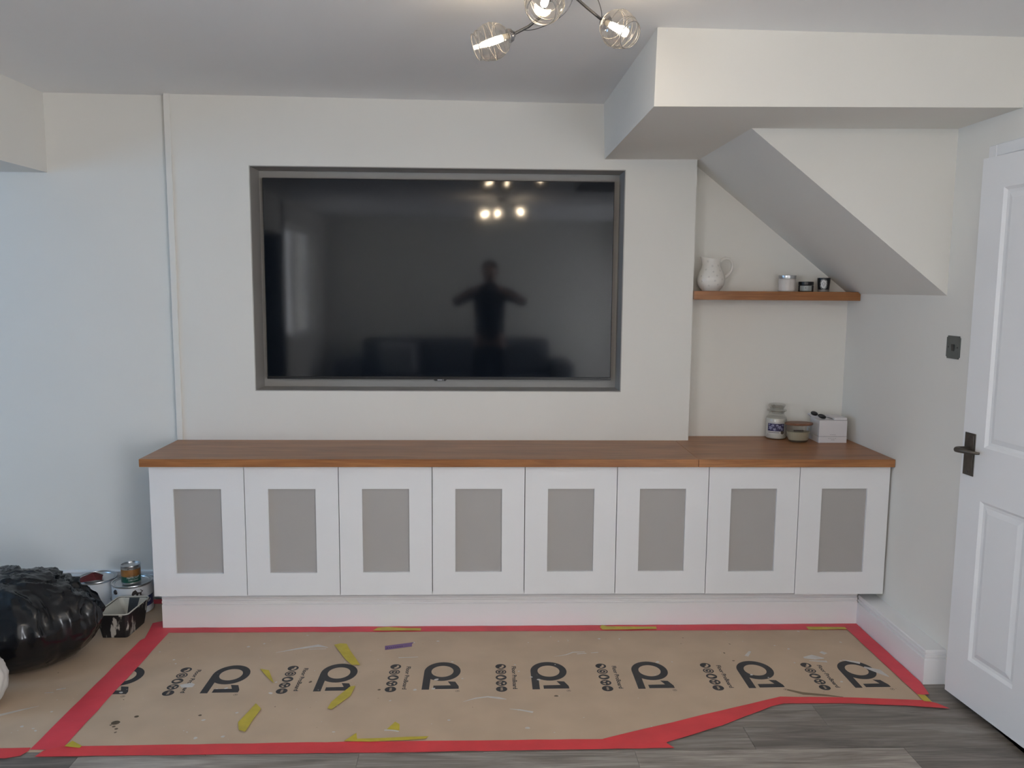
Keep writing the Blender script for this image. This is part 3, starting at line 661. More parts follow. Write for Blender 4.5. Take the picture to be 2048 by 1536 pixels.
from_bm('lettering', bm, mat('purple_print', (0.05, 0.02, 0.08), 0.6), pt)

# ================================================================== PAINT CANS, TRAY, BAGS
def can_shell(R_, H, n=48): return [(R_*0.97, 0), (R_, 0.003), (R_, 0.006), (R_*0.985, 0.009), (R_*0.985, H-0.010), (R_, H-0.008), (R_*1.015, H-0.004), (R_, H), (R_*0.94, H), (R_*0.93, H-0.005), (R_*0.88, H-0.006), (R_*0.86, H-0.003), (R_*0.82, H-0.003), (R_*0.80, H-0.006), (0.0, H-0.006)]
def band(bm, R_, z0, z1, a0, a1, n=24):
    A = [bm.verts.new((R_*math.cos(a0+(a1-a0)*i/n), R_*math.sin(a0+(a1-a0)*i/n), z0)) for i in range(n+1)]
    B = [bm.verts.new((R_*math.cos(a0+(a1-a0)*i/n), R_*math.sin(a0+(a1-a0)*i/n), z1)) for i in range(n+1)]
    for i in range(n): bm.faces.new((A[i], A[i+1], B[i+1], B[i]))
    return bm
def wrap_poly(pts, R_, a_c, z_c):  # flat outline (x right, y up) wrapped on a cylinder facing angle a_c
    return [(R_*math.cos(a_c + x/R_), R_*math.sin(a_c + x/R_), z_c+y) for x, y in pts]
def wrap_text(name, body, size, width, R_, a_c, z, m, parent):
    me = text_mesh(body, size); xs = [v.co.x for v in me.vertices]; w = max(xs)-min(xs); x0 = min(xs)
    bm = bmesh.new(); bm.from_mesh(me); bmesh.ops.subdivide_edges(bm, edges=[e for e in bm.edges if e.calc_length() > 0.004], cuts=1); bm.to_mesh(me); bm.free()
    for v in me.vertices:
        x = (v.co.x-x0-w/2)*width/w; y = v.co.y
        v.co = Vector((R_*math.cos(a_c+x/R_), R_*math.sin(a_c+x/R_), z+y))
    me.materials.append(m); me.name = name
    return link(bpy.data.objects.new(name, me), parent)
FRONT = -PI/2 + 0.42   # direction towards the camera from the cans
M_canw = mat('white_can_print', (0.66, 0.68, 0.70), 0.35)
M_dkblue = mat('dark_blue_print', (0.03, 0.05, 0.16), 0.4)
M_dkbrn = mat('dark_print', (0.03, 0.022, 0.022), 0.4)
def bail(bm_parent, R_, H, side_a, name='wire_handle'):
    pts = []
    for k in range(25):
        t = PI*k/24; x = R_*1.03*math.cos(t); d = R_*1.0*math.sin(t)
        c, s = math.cos(side_a), math.sin(side_a)
        pts.append((x*c - (-d*0.35-0.0)*s if False else x*c + d*0.42*(-s), x*s + d*0.42*c, H*0.80 - 0.62*d*0.9 if False else H*0.80 - d*0.55))
    return pts
can = thing('paint_can', 'large white paint can with tin lid standing by the cabinets, small can on top', 'paint can', (-1.638, 3.722, 0.0025), group='paint cans')
R1, H1 = 0.0885, 0.141
from_bm('can_body', lathe(bmesh.new(), can_shell(R1, H1)[:5], 48), M_canw, can, smooth=True)
from_bm('lid', lathe(bmesh.new(), can_shell(R1, H1)[4:], 48, cap=False), M_tin, can, smooth=True)
from_bm('blue_band', band(bmesh.new(), R1*0.988, 0.030, 0.078, FRONT+0.28, FRONT+1.35), M_dkblue, can)
wrap_text('lettering', 'Satin', 0.026, 0.040, R1*0.993, FRONT+0.78, 0.050, M_white, can)
# dark animal-shaped print on the front
bm = bmesh.new()
animal = [(-0.022, -0.016), (-0.017, -0.016), (-0.015, -0.006), (-0.006, -0.004), (-0.004, -0.015), (0.002, -0.015), (0.004, -0.004), (0.010, -0.004), (0.012, -0.013), (0.017, -0.013), (0.018, 0.0), (0.024, 0.003), (0.026, 0.009), (0.020, 0.007), (0.017, 0.014), (0.006, 0.017), (-0.010, 0.016), (-0.020, 0.010), (-0.024, 0.0)]
bm.faces.new([bm.verts.new(p) for p in wrap_poly(animal, R1*0.99, FRONT+0.22, 0.105)]); from_bm('animal_print', bm, M_dkbrn, can)
from_bm('handle_lug', lathe(bmesh.new(), [(0.012, 0), (0.010, 0.004), (0.004, 0.006), (0, 0.006)], 16, M=Matrix.Translation((R1*0.98*math.cos(FRONT-0.95), R1*0.98*math.sin(FRONT-0.95), 0.112)) @ Vector((0, 0, 1)).rotation_difference(Vector((math.cos(FRONT-0.95), math.sin(FRONT-0.95), 0))).to_matrix().to_4x4()), M_dkbrn, can)
pts = []
for k in range(21):
    t = k/20; a = (FRONT-0.95) - t*PI
    pts.append((R1*(1.03+0.07*math.sin(PI*t))*math.cos(a), R1*(1.03+0.07*math.sin(PI*t))*math.sin(a), 0.112 - 0.075*math.sin(PI*t)))
pts = [p for p in pts]
from_bm('wire_handle', tube(bmesh.new(), pts[:12], 0.0012, 6), M_tin, can, smooth=True)
can2 = thing('paint_can', 'white paint can with tin lid half hidden behind the black bag', 'paint can', (-1.822, 3.772, 0.0025), group='paint cans')
from_bm('can_body', lathe(bmesh.new(), can_shell(0.0875, 0.141)[:5], 48), M_canw, can2, smooth=True)
from_bm('lid', lathe(bmesh.new(), can_shell(0.0875, 0.141)[4:], 48, cap=False), M_tin, can2, smooth=True)
sc = thing('varnish_can', 'small green and orange varnish can standing on the white paint can', 'varnish can', (-1.632, 3.700, 0.1445))
R3, H3 = 0.0425, 0.086
from_bm('can_body', lathe(bmesh.new(), can_shell(R3, H3)[:5], 40), mat('dull_tin', (0.42, 0.42, 0.40), 0.35, metal=0.6), sc, smooth=True)
from_bm('lid', lathe(bmesh.new(), can_shell(R3, H3)[4:], 40, cap=False), M_tin, sc, smooth=True)
from_bm('green_band', band(bmesh.new(), R3*0.99, 0.008, 0.036, 0, 2*PI, 40), mat('green_print', (0.015, 0.085, 0.055), 0.4), sc)
from_bm('orange_band', band(bmesh.new(), R3*0.99, 0.036, 0.068, 0, 2*PI, 40), mat('orange_print', (0.36, 0.16, 0.045), 0.4, var=0.35, vscale=25), sc)
wrap_text('lettering', 'MATTCOAT', 0.0125, 0.056, R3*1.0, FRONT+0.22, 0.027, M_white, sc)
wrap_text('lettering', 'CLEAR VARNISH', 0.0075, 0.045, R3*1.0, FRONT+0.22, 0.017, M_white, sc)
wrap_text('lettering', 'RONSEAL', 0.011, 0.046, R3*1.0, FRONT+0.22, 0.0685, M_black, sc)
wrap_text('lettering', 'ULTRA TOUGH', 0.006, 0.030, R3*1.0, FRONT+0.05, 0.0385, MATS['green_print'], sc)

# roller scuttle (paint tray)
tr = thing('paint_tray', 'black paint tray crusted with cream paint in front of the cans', 'paint tray', (-1.592, 3.49, 0.0025))
def tray_material():
    m = bpy.data.materials.new('crusted_black_plastic'); m.use_nodes = True; nt = m.node_tree; b = nt.nodes['Principled BSDF']
    tc = nt.nodes.new('ShaderNodeTexCoord'); n = nt.nodes.new('ShaderNodeTexNoise'); n.inputs['Scale'].default_value = 26; n.inputs['Detail'].default_value = 5
    mp = nt.nodes.new('ShaderNodeMapping'); mp.inputs['Scale'].default_value = (1.6, 1.6, 0.55); nt.links.new(tc.outputs['Object'], mp.inputs['Vector']); nt.links.new(mp.outputs[0], n.inputs['Vector'])
    cr = nt.nodes.new('ShaderNodeValToRGB'); cr.color_ramp.elements[0].position = 0.565; cr.color_ramp.elements[0].color = (0.010, 0.010, 0.012, 1); cr.color_ramp.elements[1].position = 0.625; cr.color_ramp.elements[1].color = (0.42, 0.40, 0.36, 1)
    nt.links.new(n.outputs['Fac'], cr.inputs['Fac']); nt.links.new(cr.outputs['Color'], b.inputs['Base Color']); b.inputs['Roughness'].default_value = 0.4
    return m
M_crust = tray_material()
M_cream = mat('cream_paint', (0.56, 0.55, 0.49), 0.4, var=0.08, vscale=20)
M_trayin = mat('dried_dark_paint', (0.035, 0.042, 0.05), 0.5, var=0.3, vscale=20)
# outline rings: bottom, top outer, top inner, inner floor (rounded corners)
def rrect(x0, x1, y0, y1, r, n=4):
    out = []
    for cx, cy_, a in ((x1-r, y1-r, 0), (x0+r, y1-r, PI/2), (x0+r, y0+r, PI), (x1-r, y0+r, 3*PI/2)):
        for k in range(n+1): out.append((cx+r*math.cos(a+PI/2*k/n), cy_+r*math.sin(a+PI/2*k/n)))
    return out
def ring_z(bm, pts, z, sk=0): return [bm.verts.new((x + (y+0.08)*sk, y, z)) for x, y in pts]
def bridge(bm, A, B):
    n = len(A)
    for k in range(n): bm.faces.new((A[k], A[(k+1) % n], B[(k+1) % n], B[k]))
bm = bmesh.new(); SK = 0.05
bot = ring_z(bm, rrect(-0.050, 0.060, -0.080, 0.085, 0.012), 0.0, SK); top = ring_z(bm, rrect(-0.070, 0.068, -0.090, 0.120, 0.016), 0.099, SK)
lip = ring_z(bm, rrect(-0.075, 0.073, -0.095, 0.125, 0.018), 0.099, SK); lip2 = ring_z(bm, rrect(-0.075, 0.073, -0.095, 0.125, 0.018), 0.105, SK); inn = ring_z(bm, rrect(-0.066, 0.064, -0.086, 0.116, 0.015), 0.105, SK)
bm.faces.new(list(reversed(bot))); bridge(bm, bot, top); bridge(bm, top, lip); bridge(bm, lip, lip2); bridge(bm, lip2, inn)
from_bm('tray_body', bm, M_crust, tr)
bm = bmesh.new(); A = ring_z(bm, rrect(-0.0655, 0.0635, -0.0855, 0.1155, 0.015), 0.103, SK); B = ring_z(bm, rrect(-0.012, 0.030, -0.060, 0.080, 0.010), 0.030, SK); bridge(bm, A, B)
from_bm('paint_coating', bm, M_cream, tr)
bm = bmesh.new(); B = ring_z(bm, rrect(-0.013, 0.031, -0.061, 0.081, 0.010), 0.0305, SK); bm.faces.new(B)
bm.faces.new([bm.verts.new(p) for p in ((-0.010, 0.1145, 0.1022), (0.036, 0.1145, 0.1022), (0.026, 0.078, 0.033), (-0.008, 0.078, 0.033))])
from_bm('dried_pool', bm, M_trayin, tr)
bm = tube(bmesh.new(), [(x+(y+0.08)*SK, y, 0.1055) for x, y in rrect(-0.0705, 0.0685, -0.0905, 0.1205, 0.017)] + [(0.0685+0.2005*SK, 0.1035, 0.1055)], 0.0032, 6); from_bm('rim_crust', bm, M_cream, tr, smooth=True)

# crumpled bags
def noise3(x, y, z):
    from mathutils import noise
    return noise.noise(Vector((x, y, z)))
def bag(name, label, loc, rx, ry, h, m, seed, amp=0.05, crumple=1.0, nu=150, nv=90, cat='bag'):
    from mathutils import noise
    bm = bmesh.new(); rows = []
    for j in range(nv+1):
        v = j/nv; row = []
        ph = PI*v
        for i in range(nu):
            a = 2*PI*i/nu
            s = math.sin(ph)**(0.40 if ph < PI/2 else 0.66); zz = (1-math.cos(ph))/2
            x, y, z = math.cos(a)*s, math.sin(a)*s, zz
            prof = 1.0 - 0.30*max(0, z-0.5)**1.3 - 0.12*max(0, 0.35-z)
            # long folds that run up the bag, bent by a slow warp, plus a few large dents
            wv = noise.noise_vector(Vector((x*1.3+seed, y*1.3, z*0.9-seed)))*0.8
            p = Vector((x*1.5, y*1.5, z*0.65)) + wv
            d = 0.8*noise.noise(p*0.9 + Vector((seed, 0, 0)))
            for f_, w_ in ((1.3, 0.9), (2.6, 0.75), (5.2, 0.42), (10.4, 0.16)):
                r_ = abs(noise.noise(p*f_ + Vector((0, seed*1.7, f_))))
                d += w_*(0.40 - 1.7*r_ if f_ < 2 else max(0.34 - 1.9*r_, -0.12))
            q = Vector((x*2.2-seed, y*2.2, z*2.6)) + wv*0.6
            d += 0.40*(0.30 - abs(noise.noise(q*1.6)))
            d *= amp*crumple*(0.12+0.88*min(1, z*2.0))
            k = 1 + d
            row.append(bm.verts.new((x*rx*prof*k, y*ry*prof*k, max(0.0, h*z*(1+0.45*d)))))
        rows.append(row)
    for j in range(nv):
        for i in range(nu):
            q = (rows[j][i], rows[j][(i+1) % nu], rows[j+1][(i+1) % nu], rows[j+1][i])
            try: bm.faces.new(q)
            except Exception: pass
    bmesh.ops.remove_doubles(bm, verts=bm.verts, dist=1e-5)
    o = from_bm(name, bm, m, None, label=label, cat=cat)
    for p in o.data.polygons: p.use_smooth = True
    o.location = loc
    return o
def crinkle(m, scale, strength, dist):
    nt = m.node_tree; b = nt.nodes['Principled BSDF']; tc = nt.nodes.new('ShaderNodeTexCoord')
    n = nt.nodes.new('ShaderNodeTexNoise'); n.noise_type = 'RIDGED_MULTIFRACTAL'; n.inputs['Scale'].default_value = scale; n.inputs['Detail'].default_value = 4; n.inputs['Distortion'].default_value = 0.6
    mp = nt.nodes.new('ShaderNodeMapping'); mp.inputs['Scale'].default_value = (1, 1, 0.4); mp.inputs['Rotation'].default_value = (0.25, 0.2, 0)
    nt.links.new(tc.outputs['Object'], mp.inputs['Vector']); nt.links.new(mp.outputs[0], n.inputs['Vector'])
    bp = nt.nodes.new('ShaderNodeBump'); bp.inputs['Strength'].default_value = strength; bp.inputs['Distance'].default_value = dist
    nt.links.new(n.outputs['Fac'], bp.inputs['Height']); nt.links.new(bp.outputs['Normal'], b.inputs['Normal'])
M_bin = mat('black_bin_liner', (0.0045, 0.005, 0.007), 0.22, spec=0.5, var=0.2, vscale=8, bump=0.5, bscale=22)
crinkle(M_bin, 4.0, 0.5, 0.03)
M_sack = mat('white_sack', (0.62, 0.61, 0.58), 0.5, var=0.06, vscale=8, bump=0.3, bscale=12)
crinkle(M_sack, 6.0, 0.35, 0.02)
bag('bin_bag', 'crumpled shiny black bin bag on the floor at the left', (-1.93, 3.207, 0.0016), 0.375, 0.258, 0.360, M_bin, 3.1, 0.125)
bag('sack', 'white plastic sack cut off by the left edge in front of the bin bag', (-1.86, 2.825, 0.0016), 0.156, 0.103, 0.225, M_sack, 8.3, 0.07, nu=80, nv=50, cat='sack')
# folded red sandpaper on top of the rear can
bm = bmesh.new()
g = [[(-0.040, -0.045, 0.002), (0.035, -0.055, 0.010), (0.055, -0.045, 0.004)], [(-0.045, 0.0, 0.006), (0.010, 0.0, 0.030), (0.052, 0.0, 0.008)], [(-0.040, 0.040, 0.001), (0.015, 0.045, 0.016), (0.050, 0.040, 0.001)]]
V_ = [[bm.verts.new(p) for p in r] for r in g]
for a in range(2):
    for b in range(2): bm.faces.new((V_[a][b], V_[a][b+1], V_[a+1][b+1], V_[a+1][b]))
bmesh.ops.solidify(bm, geom=bm.faces[:], thickness=0.001)
sp = from_bm('sandpaper', bm, mat('red_sandpaper', (0.26, 0.045, 0.045), 0.85, var=0.2, vscale=60, bump=0.2, bscale=400), None, label='folded red sandpaper sheet on the rear paint can', cat='sandpaper'); sp.location = (-1.835, 3.735, 0.1455); sp.rotation_euler = (0, 0, 0.3)

# ================================================================== THINGS ON THE SHELF AND WORKTOP
def squash_lathe(prof, n=48, fn=None):
    bm = lathe(bmesh.new(), prof, n, cap=True)
    if fn:
        for v in bm.verts: v.co = fn(v.co.copy())
    return bm
M_ceram = mat('cream_ceramic', (0.76, 0.73, 0.68), 0.18, spec=0.5, var=0.05, vscale=15)
JGX, JGY = 1.0785, 3.905
jug = thing('jug', 'cream ceramic jug with faint flower prints on the oak shelf', 'jug', (JGX, JGY, sz1+0.0003))
def spout(co):
    z = co.z; t = max(0, (z-0.115)/0.050)
    a = math.atan2(co.y, co.x)
    tw = max(0, math.cos(a-PI))   # towards -X
    r = math.hypot(co.x, co.y)
    co.x -= 0.019*t*tw**4
    co.y *= 1 - 0.30*t*tw
    co.z += t*(0.010*math.cos(a-PI) + 0.006*tw**4 + 0.002)
    co.y *= 0.86
    return co
prof = [(0.0, 0.0), (0.040, 0.0), (0.043, 0.003), (0.044, 0.006), (0.053, 0.014), (0.062, 0.030), (0.066, 0.048), (0.0645, 0.066), (0.058, 0.086), (0.049, 0.105), (0.043, 0.120), (0.0405, 0.132), (0.041, 0.142), (0.043, 0.150), (0.041, 0.150), (0.038, 0.140), (0.037, 0.125), (0.03, 0.06), (0.0, 0.05)]
from_bm('jug_body', squash_lathe(prof, 56, spout), M_ceram, jug, smooth=True)
hp = [(0.036, 0, 0.138), (0.050, 0, 0.149), (0.068, 0, 0.155), (0.086, 0, 0.151), (0.098, 0, 0.138), (0.102, 0, 0.120), (0.098, 0, 0.100), (0.086, 0, 0.081), (0.072, 0, 0.068), (0.060, 0, 0.060)]
from_bm('handle', tube(bmesh.new(), hp, [0.007, 0.0075, 0.0075, 0.007, 0.0065, 0.0062, 0.0062, 0.0065, 0.007, 0.008], 12), M_ceram, jug, smooth=True)
M_flw = mat('faint_flower_print', (0.36, 0.34, 0.33), 0.3)
def jr(z):
    P_ = [(r, zz) for r, zz in prof[1:14]]
    for (r0, a), (r1, b) in zip(P_, P_[1:]):
        if a <= z <= b: return r0+(r1-r0)*(z-a)/(b-a)
    return 0.04
for ang, z in ((-1.95, 0.025), (-1.25, 0.030), (-0.75, 0.022), (-2.5, 0.045), (-1.5, 0.048), (-0.9, 0.055), (-1.95, 0.066), (-1.35, 0.072), (-2.6, 0.070), (-1.62, 0.090), (-0.95, 0.096), (-2.3, 0.10), (-1.7, 0.117), (-1.0, 0.120), (-2.2, 0.135)):
    bm = bmesh.new()
    for k in range(5):
        t = 2*PI*k/5; dx, dzz = 0.0030*math.cos(t), 0.0030*math.sin(t); z2 = z+dzz; rr = jr(z2)+0.0006; aa = ang+dx/rr
        c = spout(Vector((rr*math.cos(aa), rr*math.sin(aa), z2))); nrm = Vector((math.cos(aa), math.sin(aa)*1.1, 0)).normalized(); tn = Vector((-nrm.y, nrm.x, 0))
        bm.faces.new([bm.verts.new(c + nrm*0.0003 + tn*0.0013*math.cos(2*PI*j/6) + Vector((0, 0, 0.0013*math.sin(2*PI*j/6)))) for j in range(6)])
    from_bm('flower_print', bm, M_flw, jug)

# white jar candle with silver lid
c1 = thing('jar_candle', 'white jar candle with a silver lid on the oak shelf', 'candle', (1.448, 3.905, sz1+0.0003))
from_bm('jar', lathe(bmesh.new(), [(0.0, 0.0), (0.037, 0.0), (0.0395, 0.003), (0.0395, 0.058), (0.037, 0.062), (0.0, 0.062)], 40, cap=False), mat('pale_pink_white', (0.68, 0.64, 0.61), 0.3, var=0.03), c1, smooth=True)
from_bm('lid', lathe(bmesh.new(), [(0.041, 0.0605), (0.0415, 0.062), (0.0415, 0.0755), (0.040, 0.077), (0.037, 0.0765), (0.036, 0.0755), (0.0, 0.0755)], 40, cap=False), M_tin, c1, smooth=True)
# black cosmetic jar
c2 = thing('cosmetic_jar', 'low black jar with a pale grey label on the oak shelf', 'jar', (1.540, 3.905, sz1+0.0003))
from_bm('jar', lathe(bmesh.new(), [(0.0, 0.0), (0.033, 0.0), (0.0345, 0.002), (0.0345, 0.029), (0.032, 0.031), (0.0, 0.031)], 36, cap=False), M_black, c2, smooth=True)
from_bm('lid', lathe(bmesh.new(), [(0.034, 0.0315), (0.035, 0.0325), (0.035, 0.046), (0.033, 0.0475), (0.0, 0.0475)], 36, cap=False), M_black, c2, smooth=True)
FA = -PI/2 - 0.40
lb = from_bm('label', band(bmesh.new(), 0.0350, 0.0035, 0.028, FA-0.85, FA+0.85), mat('grey_label', (0.33, 0.345, 0.33), 0.5), c2)
wrap_text('lettering', 'I', 0.008, 0.002, 0.0354, FA, 0.015, M_black, lb)
# black tumbler candle with oval label
c3 = thing('tumbler_candle', 'black glass candle with oval white label at the right end of the shelf', 'candle', (1.626, 3.905, sz1+0.0003))
from_bm('glass_foot', lathe(bmesh.new(), [(0.0, 0.0), (0.0245, 0.0), (0.0255, 0.002), (0.026, 0.010), (0.0, 0.010)], 36, cap=False), mat('clear_grey_glass', (0.30, 0.29, 0.27), 0.1, spec=0.7), c3, smooth=True)
from_bm('tumbler', lathe(bmesh.new(), [(0.0, 0.010), (0.026, 0.010), (0.0305, 0.066), (0.0285, 0.066), (0.026, 0.050), (0.0, 0.050)], 36, cap=False), M_black, c3, smooth=True)
def cone_r(z): return 0.026 + (z-0.010)*0.0045/0.056
def oval(bm, rx, rz, off, n=26):
    pts = []
    for k in range(n):
        t = 2*PI*k/n; z = 0.036+rz*math.sin(t)*(1.0); r = cone_r(z)+off; a = FA + rx*math.copysign(abs(math.cos(t))**0.8, math.cos(t))/r
        pts.append((r*math.cos(a), r*math.sin(a), z))
    c = bm.verts.new(((cone_r(0.036)+off)*math.cos(FA), (cone_r(0.036)+off)*math.sin(FA), 0.036)); V = [bm.verts.new(p) for p in pts]
    for k in range(n): bm.faces.new((c, V[k], V[(k+1) % n]))
    return bm
M_lab = mat('white_label', (0.70, 0.70, 0.70), 0.5)
lo = from_bm('label', oval(bmesh.new(), 0.0175, 0.025, 0.0008), mat('label_ring', (0.42, 0.42, 0.42), 0.5, color2=(0.03, 0.03, 0.03), vscale=150), c3)
from_bm('label_centre', oval(bmesh.new(), 0.0125, 0.019, 0.0014), M_lab, lo)
bm = bmesh.new()
for zz, hw_ in ((0.0455, 0.004), (0.0405, 0.007), (0.0365, 0.0085), (0.0325, 0.006), (0.027, 0.004)):
    r_ = cone_r(zz)+0.0020
    bm.faces.new([bm.verts.new((r_*math.cos(FA+a_/r_), r_*math.sin(FA+a_/r_), z_)) for a_, z_ in ((-hw_, zz), (hw_, zz), (hw_, zz+0.0013), (-hw_, zz+0.0013))])
from_bm('faint_print', bm, M_ink, lo)

# worktop jars and box
zt = zw+0.0003
y1 = thing('jar_candle', 'tall glass jar candle with blue flower label on the oak worktop', 'candle', (1.431, 3.918, zt))
M_wax = mat('ivory_wax', (0.72, 0.70, 0.65), 0.35, var=0.04)
M_cglass = glassy('clear_jar_glass', (0.93, 0.93, 0.91), 0.12, 0.02)
jp = [(0.0, 0.0), (0.044, 0.0), (0.0495, 0.005), (0.0505, 0.012), (0.0505, 0.098), (0.048, 0.110), (0.040, 0.119), (0.0365, 0.124), (0.0365, 0.137)]
from_bm('wax', lathe(bmesh.new(), [(0.0, 0.003), (0.043, 0.003), (0.0485, 0.008), (0.0485, 0.097), (0.046, 0.106), (0.0, 0.106)], 40, cap=False), M_wax, y1, smooth=True)
from_bm('jar', lathe(bmesh.new(), jp, 40, cap=False), M_cglass, y1, smooth=True)
ld = from_bm('glass_lid', lathe(bmesh.new(), [(0.034, 0.128), (0.036, 0.139), (0.045, 0.141), (0.047, 0.145), (0.045, 0.149), (0.034, 0.151), (0.031, 0.154), (0.036, 0.160), (0.040, 0.167), (0.041, 0.172), (0.037, 0.177), (0.025, 0.179), (0.0, 0.179)], 40, cap=False), glassy('lid_glass', (0.84, 0.84, 0.81), 0.22, 0.03), y1, smooth=True)
RL, FJ = 0.0512, -PI/2 - 0.37
lbl = from_bm('label', band(bmesh.new(), RL, 0.028, 0.092, FJ-0.82, FJ+0.82), mat('cream_label', (0.62, 0.60, 0.56), 0.5), y1)
from_bm('flower_picture', band(bmesh.new(), RL+0.0003, 0.043, 0.082, FJ-0.80, FJ+0.80), mat('blue_violet_print', (0.035, 0.028, 0.095), 0.45, var=0.4, vscale=60), lbl)
M_pet = mat('lilac_petals', (0.42, 0.42, 0.60), 0.45, var=0.25, vscale=120)
for fx, fz, fr in ((-0.026, 0.060, 0.013), (0.018, 0.064, 0.012), (-0.006, 0.052, 0.010), (0.030, 0.054, 0.010), (-0.014, 0.072, 0.009), (0.006, 0.073, 0.007), (0.034, 0.074, 0.007), (-0.034, 0.076, 0.006)):
    bm = bmesh.new()
    for k in range(5):
        t = 2*PI*k/5 + fx*50
        q = [(0, 0), (0.5*fr*math.cos(t-0.4), 0.5*fr*math.sin(t-0.4)), (fr*math.cos(t), fr*math.sin(t)), (0.5*fr*math.cos(t+0.4), 0.5*fr*math.sin(t+0.4))]
        pp = [(max(-0.0405, min(0.0405, fx+a)), max(0.0435, min(0.0815, fz+b))) for a, b in q]
        bm.faces.new([bm.verts.new(p) for p in wrap_poly([(a, b) for a, b in pp], RL+0.0007, FJ, 0)])
    from_bm('flower', bm, M_pet, lbl)
wrap_text('lettering', 'YANKEE CANDLE', 0.0075, 0.066, RL+0.0006, FJ, 0.0842, mat('grey_blue_print', (0.20, 0.20, 0.25), 0.5), lbl)
bm = bmesh.new()
for k in range(11):
    x_ = -0.036 + k*0.0048
    bm.faces.new([bm.verts.new(p) for p in wrap_poly([(x_, 0.0345), (x_+0.0032, 0.0345), (x_+0.0032, 0.0385), (x_, 0.0385)], RL+0.0006, FJ, 0)])
from_bm('faint_print', bm, M_ink, lbl)
bm = bmesh.new(); bm.faces.new([bm.verts.new(p) for p in wrap_poly(ell(0.033, 0.037, 0.0085, 0.0085, 18), RL+0.0009, FJ, 0)]); from_bm('seal', bm, mat('bronze_print', (0.10, 0.075, 0.05), 0.5), lbl)

y1.scale = (1, 1, 0.965)
# oval glass bowl candle with wooden lid
bwl = thing('bowl_candle', 'oval glass candle with a wooden lid on the oak worktop', 'candle', (1.508, 3.826, zt), 0.0)
def ovalise(co): co.y *= 0.66; return co
def tilt(co): return co
from_bm('glass_bowl', squash_lathe([(0.0, 0.0), (0.038, 0.0), (0.044, 0.003), (0.050, 0.012), (0.0605, 0.062), (0.063, 0.082)], 44, ovalise), glassy('bowl_glass', (0.80, 0.80, 0.77), 0.14, 0.02), bwl, smooth=True)
from_bm('wax', squash_lathe([(0.0, 0.010), (0.046, 0.010), (0.0505, 0.020), (0.056, 0.050), (0.0, 0.050)], 44, ovalise), mat('cream_wax', (0.66, 0.62, 0.50), 0.4, var=0.05), bwl, smooth=True)
from_bm('glass_base', squash_lathe([(0.0, 0.0006), (0.040, 0.0006), (0.046, 0.006), (0.047, 0.0095), (0.0, 0.0095)], 44, ovalise), mat('thick_glass_base', (0.14, 0.14, 0.12), 0.12, spec=0.8), bwl, smooth=True)
from_bm('wooden_lid', squash_lathe([(0.0, 0.083), (0.064, 0.083), (0.067, 0.086), (0.067, 0.091), (0.064, 0.0935), (0.0, 0.0955)], 44, ovalise), wood('lid_wood', (0.14, 0.062, 0.033), (0.20, 0.092, 0.052), (0.26, 0.125, 0.075), 0.45, (10, 60, 60)), bwl, smooth=True)
from_bm('wick', bbox(bmesh.new(), -0.024, 0.024, -0.001, 0.001, 0.0503, 0.056), M_dkbrn, bwl)

# white gift box with lid ajar and reed sticks
bx = thing('gift_box', 'white cardboard gift box with open flap on the worktop near the corner', 'box', (1.660, 3.846, zt), 0.0)
M_card = mat('white_card', (0.70, 0.68, 0.69), 0.5, var=0.02, vscale=10)
bm = bbox(bmesh.new(), -0.066, 0.070, -0.052, 0.060, 0.0, 0.030, 0.0006); from_bm('box_base', bm, M_card, bx)
bm = bbox(bmesh.new(), -0.0655, 0.0695, -0.0515, 0.0595, 0.0312, 0.1085, 0.0006); from_bm('box_top', bm, M_card, bx)
box('flap', 0.006, 0.069, -0.048, 0.058, 0.1095, 0.1205, M_card, bx, bev=0.001)
bm = prism(bmesh.new(), [(-0.066, 0.1085), (0.004, 0.1085), (-0.02, 0.116), (-0.076, 0.128), (-0.082, 0.122)], 'Y', 0.030, 0.058)
from_bm('side_flap', bm, M_card, bx)
M_gprint = mat('grey_print', (0.38, 0.35, 0.36), 0.5)
for nm, xs_, zz in (('upper', (-0.012, -0.004, 0.003, 0.010), 0.038), ('lower', (-0.020, -0.012, -0.004, 0.004, 0.012), 0.0205), ('small', (-0.006, 0.000, 0.005), 0.0135)):
    bm = bmesh.new()
    for x_ in xs_: bbox(bm, x_, x_+0.0052, -0.0527, -0.0524, zz, zz+0.0022)
    from_bm('faint_print_line', bm, M_gprint, bx)
# black wick trimmer / tied cord lying on the box
kb = thing('black_bow', 'black ribbon bow lying on the white gift box', 'bow', (1.610, 3.838, zt+0.1205))
for k, (cx, cy_, rx, an) in enumerate(((-0.020, 0.012, 0.0175, -0.25), (0.010, -0.008, 0.020, -0.25))):
    bm = bmesh.new(); bmesh.ops.create_uvsphere(bm, u_segments=20, v_segments=12, radius=1.0)
    Mx = Matrix.Translation((cx, cy_, 0.010 - 0.011*k + 0.003)) @ Matrix.Rotation(an, 4, 'Z') @ Matrix.Rotation(0.30, 4, 'Y') @ Matrix.Diagonal((rx, 0.013, 0.0105, 1))
    bm.transform(Mx); from_bm('loop', bm, M_black, kb, smooth=True)
from_bm('cord', tube(bmesh.new(), [(0.020, -0.012, 0.000), (0.045, -0.020, -0.004), (0.068, -0.026, -0.0095)], 0.0012, 6), M_black, kb, smooth=True)

